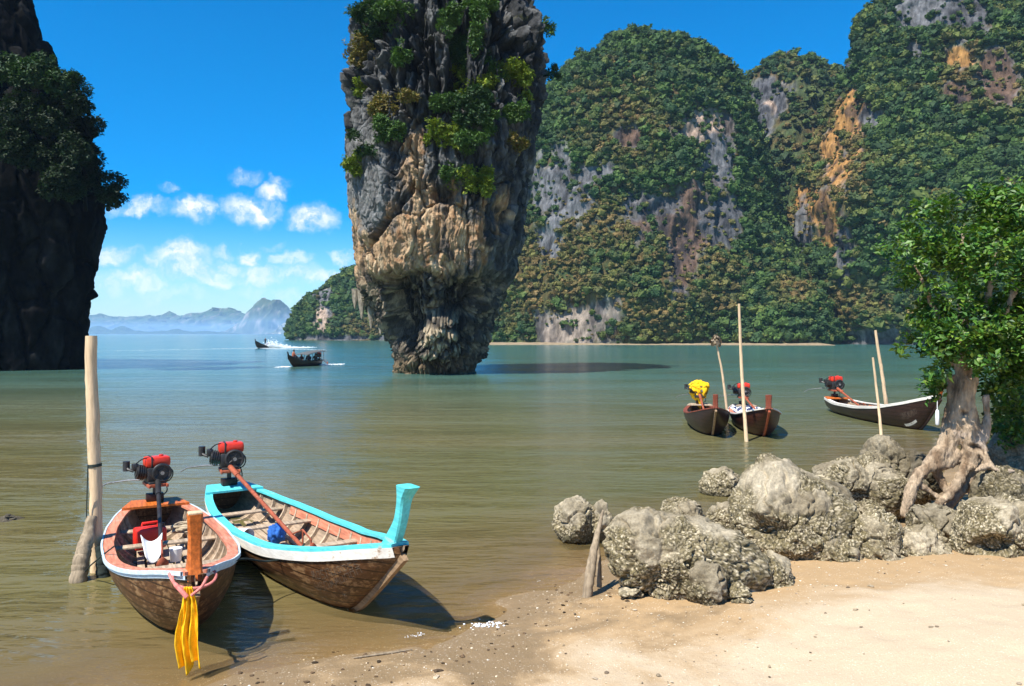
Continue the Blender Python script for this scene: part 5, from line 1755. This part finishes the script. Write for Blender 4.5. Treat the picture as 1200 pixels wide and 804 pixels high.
def leaf_cloud(blobs, n, size, seed, cols, gap=-.16, per=8):
    """rosettes of single leaves spread through the crown's volume; blobs = (centre, radii)"""
    g = np.random.default_rng(seed)
    vol = np.array([r_[0] * r_[1] * r_[2] for _, r_ in blobs]) ** .75
    ks = g.choice(len(blobs), n, p=vol / vol.sum())
    cen = np.array([c_ for c_, _ in blobs])[ks]; rad = np.array([r_ for _, r_ in blobs])[ks]
    d_ = g.normal(size=(n, 3)); d_ /= np.linalg.norm(d_, axis=1)[:, None]
    rr = g.uniform(0.15, 1, n) ** .45
    p_ = cen + d_ * rad * rr[:, None]
    keep = fbm(p_ * (1.9 if size < .2 else .6) + seed, 3) > gap
    p_, d_ = p_[keep], d_[keep]; n = len(p_)
    ax_ = d_ * .5 + np.array((0, 0, .75)) + .35 * g.normal(size=(n, 3))
    ax_ /= np.linalg.norm(ax_, axis=1)[:, None]
    P_ = np.repeat(p_, per, 0); A_ = np.repeat(ax_, per, 0)
    m = len(P_)
    o_ = g.normal(size=(m, 3)); o_ -= A_ * (o_ * A_).sum(1)[:, None]; o_ /= np.linalg.norm(o_, axis=1)[:, None]
    ld = o_ * g.uniform(.75, 1, m)[:, None] + A_ * g.uniform(.05, .75, m)[:, None]; ld /= np.linalg.norm(ld, axis=1)[:, None]
    sd = np.cross(A_, ld); sd /= np.maximum(np.linalg.norm(sd, axis=1)[:, None], 1e-6)
    nm_ = np.cross(ld, sd)
    s_ = (size * g.uniform(.65, 1.25, m))[:, None]
    st_ = P_ + A_ * (g.uniform(-.5, .6, m)[:, None] * size) + g.normal(size=(m, 3)) * size * .25
    v0 = st_ + ld * s_ * .12
    v1 = st_ + ld * s_ * .55 + sd * s_ * .27 + nm_ * s_ * .07
    v2 = st_ + ld * s_ * 1.05 - nm_ * s_ * .10
    v3 = st_ + ld * s_ * .55 - sd * s_ * .27 + nm_ * s_ * .07
    V_ = np.stack([v0, v1, v2, v3], 1).reshape(-1, 3)
    i = np.arange(m)[:, None] * 4
    F_ = np.concatenate([i + np.array([[0, 1, 2]]), i + np.array([[0, 2, 3]])], 0)
    cc = np.array(cols)[g.integers(0, len(cols), m)] * g.uniform(.75, 1.25, (m, 1))
    return V_, F_, np.repeat(cc, 4, 0)


def B(px, py, rx, ry, Y, dy=0.0, rz=None):
    c_ = W(px, py, Y + dy); k = Y / FPX
    return (np.array(c_), np.array((rx * k, (rz or (rx + ry) / 2) * k, ry * k)))


LEAF = [(0.13, 0.22, 0.02), (0.09, 0.20, 0.02), (0.036, 0.110, 0.012), (0.055, 0.145, 0.014), (0.028, 0.085, 0.014), (0.075, 0.165, 0.018), (0.045, 0.120, 0.020), (0.11, 0.165, 0.02)]
bl = [B(1068, 292, 34, 26, TY, -.2), B(1060, 325, 22, 18, TY, -.1), B(1095, 262, 36, 30, TY, .1), B(1140, 250, 42, 30, TY, .3), B(1190, 245, 40, 36, TY, 0), B(1110, 315, 48, 40, TY, -.2), B(1165, 305, 52, 46, TY, -.4),
      B(1095, 365, 34, 26, TY, .0), B(1082, 402, 36, 15, TY, .3), B(1135, 375, 50, 36, TY, -.3), B(1190, 370, 44, 44, TY, -.5), B(1105, 425, 20, 18, TY, .3), B(1170, 428, 36, 34, TY, .3), B(1098, 450, 12, 14, TY, .5), B(1240, 270, 60, 70, TY, -.2),
      B(1240, 380, 60, 60, TY, -.2), B(1185, 480, 24, 34, TY, .7), B(1120, 400, 36, 24, TY, -.5), B(1062, 408, 22, 10, TY, .2), B(1105, 430, 22, 14, TY, -.3), B(1150, 415, 40, 22, TY, -.5), B(1090, 455, 14, 12, TY, .2), B(1195, 430, 40, 40, TY, -.3), B(1300, 320, 60, 80, TY, .2), B(1190, 455, 30, 34, TY, .1), B(1180, 500, 18, 30, TY, .6)]
Vl, Fl, Cl = leaf_cloud(bl, 5200, .115, 11, LEAF, gap=-.02, per=8)
crown = npmesh('crown', Vl - np.array(tree_base), Fl, m_leaf, tree, smooth=False, col=Cl)
sb0 = W(1195, 560, 14.6)
sh = empty('shrub', sb0)
tag(sh, "dense dark green shrub behind the tree at the right edge", "shrub")
bl2 = [B(1190, 500, 30, 50, 14.6), B(1222, 470, 44, 70, 14.6), B(1180, 455, 24, 40, 14.8), B(1260, 500, 50, 60, 14.6)]
Vl, Fl, Cl = leaf_cloud(bl2, 1100, .11, 12, [(0.035, 0.095, 0.02), (0.05, 0.125, 0.02), (0.03, 0.08, 0.02)], per=8)
npmesh('foliage', Vl - np.array(sb0), Fl, m_leaf, sh, smooth=False, col=Cl)
q = MB()
for (a, b_) in ((1188, 470), (1215, 440), (1245, 460)):
    q.tube([tuple(p_ - Vector(sb0)) for p_ in (W(1200, 575, 14.6), W((1200 + a) / 2 + 4, (575 + b_) / 2, 14.6), W(a, b_, 14.6))], [.05, .035, .015], 8)
q.build('stem', m_bark, sh)

# ------------------------------------------------------------ bushes on the stack
m_bush = mat_attr("bush_leaves", 0.6, 0.25, 2.0, 0.3, 0, trans=0.18)
YG = [(0.15, 0.21, 0.018), (0.20, 0.24, 0.02), (0.11, 0.17, 0.018)]
MG = [(0.055, 0.115, 0.022), (0.075, 0.14, 0.025), (0.045, 0.095, 0.02)]
DGR = [(0.028, 0.06, 0.018), (0.04, 0.08, 0.02), (0.03, 0.07, 0.025)]
OG = [(0.17, 0.14, 0.035), (0.13, 0.13, 0.03), (0.21, 0.15, 0.04)]
BUSH = [  # column, row, half width, half height, tone, label
    (436, 18, 22, 24, DGR, "large dark bush overhanging the upper left corner of the tall stack"),
    (417, 14, 12, 7, DGR, "sparse dark branch sticking out left from the top of the stack"),
    (424, 62, 15, 15, OG, "olive brown bush jutting from the upper left edge of the stack"),
    (408, 66, 9, 6, OG, "thin olive tuft at the outermost left of the upper stack"),
    (463, 22, 14, 13, MG, "mid green bush just inside the top left corner of the stack"),
    (455, 8, 8, 8, YG, "small bright tuft at the very top left of the stack"),
    (533, 25, 13, 13, MG, "round green bush on the top middle of the stack"),
    (562, 15, 14, 9, MG, "flat green bush at the top right of the stack"),
    (563, 38, 9, 20, MG, "narrow upright green bush below the flat top bush"),
    (545, 62, 24, 16, DGR, "broad dark green bush in the upper middle of the stack"),
    (572, 68, 17, 18, MG, "green bush right of the broad dark one"),
    (592, 82, 15, 11, YG, "light green bush near the upper right of the stack"),
    (536, 92, 16, 11, YG, "bright yellow green bush under the broad dark one"),
    (566, 102, 22, 11, YG, "widest bright yellow green bush across the stack's middle"),
    (556, 124, 22, 18, DGR, "dark bush hanging below the wide yellow green one"),
    (612, 108, 12, 14, YG, "yellow green bush close to the stack's right edge"),
    (597, 128, 16, 14, MG, "mid green bush low on the right shoulder of the stack"),
    (518, 118, 12, 14, MG, "green bush left of the hanging dark bush"),
    (519, 160, 18, 13, YG, "bright green rounded bush in the centre of the stack"),
    (553, 168, 16, 10, MG, "green tuft right of the central rounded bush"),
    (576, 142, 9, 9, MG, "small green tuft under the right shoulder of the stack"),
    (450, 132, 16, 16, OG, "olive bush on the left shoulder of the stack"),
    (481, 120, 9, 8, OG, "small yellowish tuft right of the olive shoulder bush"),
    (462, 150, 14, 13, MG, "green bush beneath the olive shoulder bush"),
    (417, 190, 11, 13, YG, "bright green bush clinging to the left edge at mid height"),
    (431, 172, 13, 10, DGR, "dark bush above the bright left edge bush"),
    (549, 212, 16, 9, YG, "low grassy yellow green patch above the ochre wall"),
    (572, 218, 11, 13, YG, "yellowish bush at the right end of the ochre wall's ledge"),
    (531, 202, 10, 8, MG, "small green tuft on the ledge above the ochre wall"),
    (608, 168, 8, 8, OG, "pale olive tuft on the shaded right edge"),
    (471, 60, 8, 16, MG, "slim green bush in a cleft high on the left"),
    (424, 104, 8, 8, YG, "small light tuft on the left edge below the olive brown bush"),
    (642, 30, 7, 10, MG, "thin airy shrub sticking out from the top right edge"),
    (649, 84, 9, 7, DGR, "small dark shrub leaning out over the right edge"),
]
for i, (a, b_, rx, ry, tone, lab) in enumerate(BUSH):
    g = np.random.default_rng(500 + i)
    k = SY / FPX
    if a > 636:
        p_ = W(a, b_, SY - 1.0); anchor = W(632, b_ + 6, SY - .5)
    elif a < 410:
        p_ = W(a, b_, SY - 2.0); anchor = W(424, b_ + 6, SY - 1)
    else:
        p_ = stack_pt(a, b_); anchor = p_ + Vector((0, 1.2, -.4))
        p_ = p_ + Vector((0, -.35, 0))
    sp_ = 1.18
    nb = 5 + int(rx > 12) * 2
    R_ = np.array((rx * k * sp_, min(rx, 14) * k * .9, ry * k * sp_))
    bl = []
    for j in range(nb):
        o_ = g.uniform(-.8, .8, 3) * R_
        bl.append((o_, R_ * g.uniform(.28, .6)))
    nl = int(26 + 3.0 * rx * ry * .55)
    airy = a > 636 or a < 410 or (a == 417 and b_ < 30)
    Vl, Fl, Cl = leaf_cloud(bl, nl if not airy else int(nl * .45), .26, 600 + i, tone, per=9)
    root = empty('bush', p_)
    tag(root, lab, "bush", "bushes clinging to the rock stack")
    npmesh('foliage', Vl, Fl, m_bush, root, smooth=False, col=Cl)
    q = MB(); c0 = Vector(anchor) - Vector(p_)
    q.tube([tuple(c0), tuple(c0 * .5 + Vector((0, 0, -.1))), (0, 0, .1)], [.10, .07, .03], 7)
    if airy:
        for j in range(5): q.tube([tuple(c0 * .3), tuple(Vector(g.uniform(-.8, .8, 3) * R_))], [.04, .015], 5)
    q.build('stem', m_bark, root)
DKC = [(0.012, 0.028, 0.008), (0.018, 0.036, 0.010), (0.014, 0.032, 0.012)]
# trees on the dark cliff
CT = [(75, 100, 20, 20, "tree at the top of the leafy fringe on the dark left cliff"), (40, 85, 26, 24, "lit bushy tree near the left cliff's upper rim"), (12, 80, 22, 22, "bushy tree at the left picture edge on the cliff"),
      (88, 120, 16, 18, "tree just below the topmost fringe tree of the dark cliff"), (62, 135, 26, 24, "wide tree in the middle of the dark cliff's slope"), (98, 150, 16, 18, "tree leaning out above the cliff's outer bulge"),
      (86, 172, 22, 20, "round tree below the wide cliff slope tree"), (104, 185, 14, 18, "dark tree on the outermost cliff bulge"), (30, 130, 30, 26, "dense tree left of the wide cliff slope tree"),
      (55, 180, 28, 24, "shaded tree low on the dark cliff slope"), (100, 212, 18, 18, "lowest dark tree of the cliff's fringe"), (128, 222, 17, 16, "small umbrella shaped tree leaning right off the dark cliff"),
      (15, 180, 26, 24, "shaded tree low at the left picture edge"), (68, 215, 22, 18, "lowest shaded shrub in the dark cliff's middle"), (88, 92, 8, 5, "thin horizontal branch tree poking right from the cliff's fringe")]
for i, (a, b_, rx, ry, lab) in enumerate(CT):
    g = np.random.default_rng(800 + i)
    Yc = 63.0 if a < 95 else 66
    k = Yc / FPX
    p_ = W(a, b_, Yc)
    R_ = np.array((rx * k * 1.15, rx * k * .9, ry * k * 1.05))
    bl = [(g.uniform(-.5, .5, 3) * R_, R_ * g.uniform(.5, .75)) for j in range(5)]
    tone = DGR if b_ < 110 else DKC  # lower trees get darker leaves, the cliff's shade painted into them
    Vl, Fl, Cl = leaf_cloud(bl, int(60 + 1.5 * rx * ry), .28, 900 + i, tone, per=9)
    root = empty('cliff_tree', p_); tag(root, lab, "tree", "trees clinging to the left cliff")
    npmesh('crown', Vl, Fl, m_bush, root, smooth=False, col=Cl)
    q = MB(); an = Vector((-1.6 if a > 95 else -.5, 3.0, -2.0 if a < 120 else -1.2))
    q.tube([tuple(an), tuple(an * .5 + Vector((0, 0, -.15))), (0, 0, 0)], [.2, .14, .06], 8)
    for j in range(5): q.tube([tuple(an * .4), tuple(Vector(g.uniform(-.8, .8, 3) * R_))], [.07, .02], 5)
    q.build('trunk', m_bark, root)
# ------------------------------------------------------------ people, small craft under way, litter on the sand


def person(name, label, loc, rz, shirt, trousers, hair=(0.015, 0.012, 0.01), parent=None, standing=False, s=1.0):
    """one continuous skinned body, seated or standing; joints along a skeleton"""
    if standing:
        J = {'hip': (0, 0, .92), 'chest': (0, 0, 1.28), 'neck': (0, 0, 1.47), 'head': (0.02, 0, 1.60), 'top': (0.02, 0, 1.70),
             'sl': (0, .19, 1.40), 'el': (.06, .26, 1.13), 'wl': (.22, .22, .98), 'sr': (0, -.19, 1.40), 'er': (.05, -.27, 1.12), 'wr': (.18, -.25, .95),
             'hl': (0, .10, .88), 'kl': (.06, .12, .48), 'al': (0, .13, .07), 'tl': (.16, .14, .03), 'hr': (0, -.10, .88), 'kr': (.03, -.12, .48), 'ar': (-.05, -.13, .07), 'tr': (.11, -.14, .03)}
    else:
        J = {'hip': (0, 0, .10), 'chest': (.03, 0, .44), 'neck': (.04, 0, .62), 'head': (.07, 0, .75), 'top': (.07, 0, .85),
             'sl': (.03, .19, .55), 'el': (.12, .25, .30), 'wl': (.34, .18, .22), 'sr': (.03, -.19, .55), 'er': (.10, -.26, .29), 'wr': (.33, -.18, .20),
             'hl': (.02, .10, .08), 'kl': (.44, .14, .16), 'al': (.50, .13, -.24), 'tl': (.64, .14, -.27), 'hr': (.02, -.10, .08), 'kr': (.44, -.14, .15), 'ar': (.52, -.13, -.24), 'tr': (.66, -.14, -.27)}
    rad = dict(hip=.145, chest=.15, neck=.055, head=.095, top=.07, sl=.06, el=.042, wl=.035, sr=.06, er=.042, wr=.035, hl=.095, kl=.062, al=.042, tl=.03, hr=.095, kr=.062, ar=.042, tr=.03)
    Ed = [('hip', 'chest'), ('chest', 'neck'), ('neck', 'head'), ('head', 'top'), ('chest', 'sl'), ('sl', 'el'), ('el', 'wl'), ('chest', 'sr'), ('sr', 'er'), ('er', 'wr'),
          ('hip', 'hl'), ('hl', 'kl'), ('kl', 'al'), ('al', 'tl'), ('hip', 'hr'), ('hr', 'kr'), ('kr', 'ar'), ('ar', 'tr')]
    ks = list(J)
    me = bpy.data.meshes.new('person')
    me.from_pydata([tuple(c_ * s for c_ in J[k]) for k in ks], [(ks.index(a), ks.index(b_)) for a, b_ in Ed], [])
    tmp = bpy.data.objects.new('tmp', me); C.objects.link(tmp)
    sk = tmp.modifiers.new('skin', 'SKIN')
    for i, k in enumerate(ks):
        sv = me.skin_vertices[0].data[i]; sv.radius = (rad[k] * s, rad[k] * s); sv.use_root = (k == 'hip')
    sbm = tmp.modifiers.new('sub', 'SUBSURF'); sbm.levels = 2
    dg = bpy.context.evaluated_depsgraph_get()
    em = bpy.data.meshes.new_from_object(tmp.evaluated_get(dg))
    bpy.data.objects.remove(tmp)
    n = len(em.vertices)
    co = np.zeros(n * 3, np.float32); em.vertices.foreach_get('co', co); co = co.reshape(-1, 3) / s
    skin = np.array((0.28, 0.15, 0.09))
    c_ = np.tile(skin, (n, 1))
    zn = J['neck'][2]; zh = J['hip'][2]
    c_[(co[:, 2] < zn - .03) & (np.hypot(co[:, 0] - .05, co[:, 1]) < (.30 if not standing else .30)) & (co[:, 2] > zh - .02)] = shirt
    leg = (co[:, 2] < zh + .03) if standing else ((co[:, 2] < .24) & (np.abs(co[:, 1]) < .24) & (co[:, 0] < .40))
    c_[leg & ((co[:, 2] > .42) if standing else True)] = trousers
    hd = co[:, 2] > J['head'][2] + .02
    c_[hd] = hair
    c_[(co[:, 2] > J['head'][2] - .06) & (co[:, 0] < J['head'][0] - .03) & (co[:, 2] > zn + .04)] = hair
    a_ = em.attributes.new("Col", 'FLOAT_COLOR', 'POINT')
    cc = np.ones((n, 4), np.float32); cc[:, :3] = c_; a_.data.foreach_set('color', cc.ravel())
    em.materials.clear(); em.materials.append(m_person)
    em.polygons.foreach_set('use_smooth', np.ones(len(em.polygons), bool))
    o = bpy.data.objects.new(name, em); C.objects.link(o)
    o.location = loc; o.rotation_euler = (0, 0, rz)
    tag(o, label, 'person')
    return o


m_person = mat_attr("cloth_and_skin", 0.8, 0.2, 20, .1)
# covered long-tail boat under way
bc, hc = longtail("dark canopied long-tail boat carrying people, under way in mid bay", "boat", None, (-19.6, 81.2), (-21.4, 76.0), 1.45,
                  [(0, .50), (.2, .46), (.5, .48), (.75, .62), (.9, .95), (1, 1.15)], KEEL_F,
                  dict(hull='hull_dark', gunwale='hull_dark', post='hull_dark', gw=.12, deck='hull_dark', stem='hull_dark'), [(-.12, -.06, .2, .1), (-.04, .15, .15, .1), (.04, .34, .12, .1)], None,
                  dict(t=-.25, y=0, dz=.1, s=1.0, tank='red'), ribs=5)
m_canvas = mat_flat("grey_canvas", (0.10, 0.11, 0.115), .9, .1)
q = MB(); V = []
for i in range(12):
    f = i / 11
    for j in range(9):
        g_ = (j - 4) / 4
        V.append((hc.X(.02 + .60 * f), g_ * .78, 1.52 - .10 * g_ * g_ - .34 * f * f))
q.add(V, grid_faces(12, 9)); solid(q.build('canopy', m_canvas, bc), .03)
for t_ in (.06, .32, .58):
    for sd_ in (1, -1):
        q = MB(); q.tube([(hc.X(t_), sd_ * .66, .5), (hc.X(t_), sd_ * .66, 1.43 - .34 * ((t_ - .02) / .6) ** 2)], .022, 6); q.build('canopy_post', M['iron'], bc)
bpy.context.view_layer.update()
rzb = bc.rotation_euler.z
person('person', "person in a reddish top sitting up at the bow of the canopied boat", in_boat(bc, hc.X(.84), 0, .78), rzb + 2.6, (0.30, 0.10, 0.06), (0.04, 0.04, 0.06), s=1.05)
for i, (t_, y_, lab, sc_) in enumerate([(.20, .22, "person in dark clothes seated rearmost under the boat canopy", (0.03, 0.03, 0.04)), (.30, -.25, "person in black seated mid left under the boat canopy", (0.02, 0.02, 0.02)),
                                        (.40, .22, "person in navy seated in the middle under the boat canopy", (0.02, 0.03, 0.07)), (.52, -.2, "person in brown seated foremost under the boat canopy", (0.08, 0.04, 0.03))]):
    person('person', lab, in_boat(bc, hc.X(t_), y_, .36), rzb, sc_, (0.03, 0.03, 0.04))
# speeding boat far out with spray
bs, hs = longtail("small dark boat speeding left far out with white spray behind it", "boat", None, (-54.8, 179.0), (-55.9, 173.0), 1.5,
                  [(0, .55), (.4, .6), (.75, .85), (1, 1.3)], KEEL_F, dict(hull='hull_dark', gunwale='hull_dark', post='hull_dark', gw=.14, deck='hull_dark', stem='hull_dark'),
                  [(-.1, -.06, .2, .12), (0, .2, .2, .12), (.1, .45, .16, .12)], None, dict(t=-.2, y=0, dz=.1, s=1.1), ribs=4)
bs.rotation_euler.y = -.12
person('person', "person in dark clothes steering the speeding far boat", (-55.0, 177.6, .55), bs.rotation_euler.z, (0.03, 0.03, 0.04), (0.03, 0.03, 0.03), standing=True)
m_foam = mat_flat("sea_foam", (0.85, 0.88, 0.90), .9, .1, var=.08, nscale=3, bump=0)
g = np.random.default_rng(31)


def foam_specks(name, label, cat, P_, S_, flat=.35):
    V0, F0 = icoc(1) if 1 in ICO else ico(1)
    n = len(P_)
    V_ = (V0[None] * S_[:, None, None] * np.array((1, 1, flat)) + P_[:, None, :]).reshape(-1, 3)
    F_ = (F0[None] + np.arange(n)[:, None, None] * len(V0)).reshape(-1, 3)
    o = npmesh(name, V_, F_, m_foam)
    tag(o, label, cat, kind='stuff')
    return o


# rooster tail and wake of the speeding boat
n = 2200
f = g.beta(1.0, 2.2, n)
x_ = -55.3 + 11 * f + g.normal(size=n) * .25; y_ = 178.2 + 1.5 * f + g.normal(size=n) * (.5 + 1.6 * f)
z_ = np.abs(g.normal(size=n)) * (.62 * np.exp(-((f - .12) / .22) ** 2) + .10)
foam_specks('spray', None, None, np.stack([x_, y_, z_], -1), g.uniform(.03, .12, n), .8)
n = 1000
f = g.uniform(0, 1, n) ** 1.2
side = np.where(g.random(n) < .62, 0, 1)
x_ = np.where(side == 0, -55.6 + 20 * f, -55.6 - 22 * f) + g.normal(size=n) * .4
y_ = np.where(side == 0, 175.5 - 22 * f, 174 - 30 * f) + g.normal(size=n) * (.5 + 1.2 * f)
foam_specks('wake', None, None, np.stack([x_, y_, 0 * x_ + .02], -1), g.uniform(.04, .17, n) * (1 - .6 * f), .15)
n = 260
f = g.uniform(0, 1, n) ** 1.5
x_ = np.where(g.random(n) < .7, -19.4 + 1.8 * f, -21.3 - 1.0 * f) + g.normal(size=n) * .12
y_ = np.where(x_ > -20.2, 81.4 + 1.5 * f, 76.0) + g.normal(size=n) * (.25 + .5 * f)
foam_specks('wake', None, None, np.stack([x_, y_, 0 * x_ + .02], -1), g.uniform(.04, .14, n), .3)
# foam bubbles and wet line at the water's edge
m = 2200
t_ = g.uniform(0, 1, m)
i0 = np.clip((t_ * 9).astype(int) + 2, 2, 10)
A_ = SHORE[i0]; B_ = SHORE[i0 + 1]
p_ = A_ + (B_ - A_) * g.random(m)[:, None]
nrm = np.stack([-(B_ - A_)[:, 1], (B_ - A_)[:, 0]], -1); nrm /= np.linalg.norm(nrm, axis=1)[:, None]
o_ = .12 + .10 * fbm(np.stack([p_[:, 0] * 1.3, p_[:, 1] * 1.3, p_[:, 0] * 0], -1), 3)
p_ = p_ + nrm * (o_ + .03 * g.normal(size=m))[:, None]
keep = fbm(np.stack([p_[:, 0] * .9, p_[:, 1] * .9, p_[:, 0] * 0 + 4], -1), 3) > .2
p_ = p_[keep]
foam_specks('foam', None, None, np.stack([p_[:, 0], p_[:, 1], np.maximum(ground_h(p_[:, 0], p_[:, 1]), 0) + .004], -1), g.uniform(.003, .009, len(p_)), .3)
pf = np.array([-.28, 8.72]) + g.normal(size=(70, 2)) * np.array((.10, .05))
foam_specks('foam', None, None, np.stack([pf[:, 0], pf[:, 1], np.maximum(ground_h(pf[:, 0], pf[:, 1]), 0) + .006], -1), g.uniform(.006, .018, 70), .3)

# shells, pebbles and dark litter on the sand
V0, F0 = ico(1)


def litter(name, n, smin, smax, cols, seed, dmin, dmax, flat=.45, mat=None):
    g = np.random.default_rng(seed)
    P_ = np.stack([g.uniform(-4.5, 9, 9 * n), g.uniform(5.2, 15, 9 * n)], -1)
    d_ = shore_dist(P_[:, 0], P_[:, 1]) + .25 * fbm(np.stack([P_[:, 0] * 1.5, P_[:, 1] * 1.5, 0 * P_[:, 0] + seed], -1), 3) * 3
    P_ = P_[(d_ > dmin) & (d_ < dmax)][:n]
    n = len(P_)
    s_ = g.uniform(smin, smax, n) * g.uniform(.5, 1.2, n)
    hgt_ = ground_h(P_[:, 0], P_[:, 1])
    a_ = g.uniform(0, 6.28, n); st_ = g.uniform(.5, 1.5, (n, 1))
    Vx = V0[None] * s_[:, None, None] * g.uniform(.6, 1.3, (n, len(V0), 1))
    X_ = Vx[:, :, 0] * np.cos(a_)[:, None] * st_ - Vx[:, :, 1] * np.sin(a_)[:, None]
    Y_ = Vx[:, :, 0] * np.sin(a_)[:, None] * st_ + Vx[:, :, 1] * np.cos(a_)[:, None]
    V_ = np.stack([X_ + P_[:, :1], Y_ + P_[:, 1:], Vx[:, :, 2] * flat + (hgt_ + s_ * .2)[:, None]], -1).reshape(-1, 3)
    F_ = (F0[None] + np.arange(n)[:, None, None] * len(V0)).reshape(-1, 3)
    cc = np.array(cols)[g.integers(0, len(cols), n)] * g.uniform(.7, 1.2, (n, 1))
    o = npmesh(name, V_, F_, m_barn, smooth=False, col=np.repeat(cc, len(V0), 0))
    tag(o, kind='stuff')


litter('shell_litter', 2200, .005, .014, [(.60, .50, .36), (.5, .40, .27), (.36, .27, .16), (.68, .6, .48)], 41, .0, 3.4)
litter('beach_wrack', 420, .008, .028, [(.05, .035, .02), (.09, .06, .035), (.14, .09, .05)], 42, .05, 1.3)
litter('pebbles', 260, .008, .03, [(.3, .24, .16), (.16, .12, .08), (.45, .36, .25)], 43, .8, 9)
q = MB(); g0_ = G(372, 793)
pp = [(-1.55, 7.78), (-1.35, 7.86), (-1.15, 7.9), (-1.0, 8.0)]
q.tube([(x_, y_, gz(x_, y_) + .012) for (x_, y_) in pp], [.006, .012, .012, .005], 6)
tag(q.build('twig', M['drift'], None), "thin dark twig lying on the wet sand below the near boats", "twig")
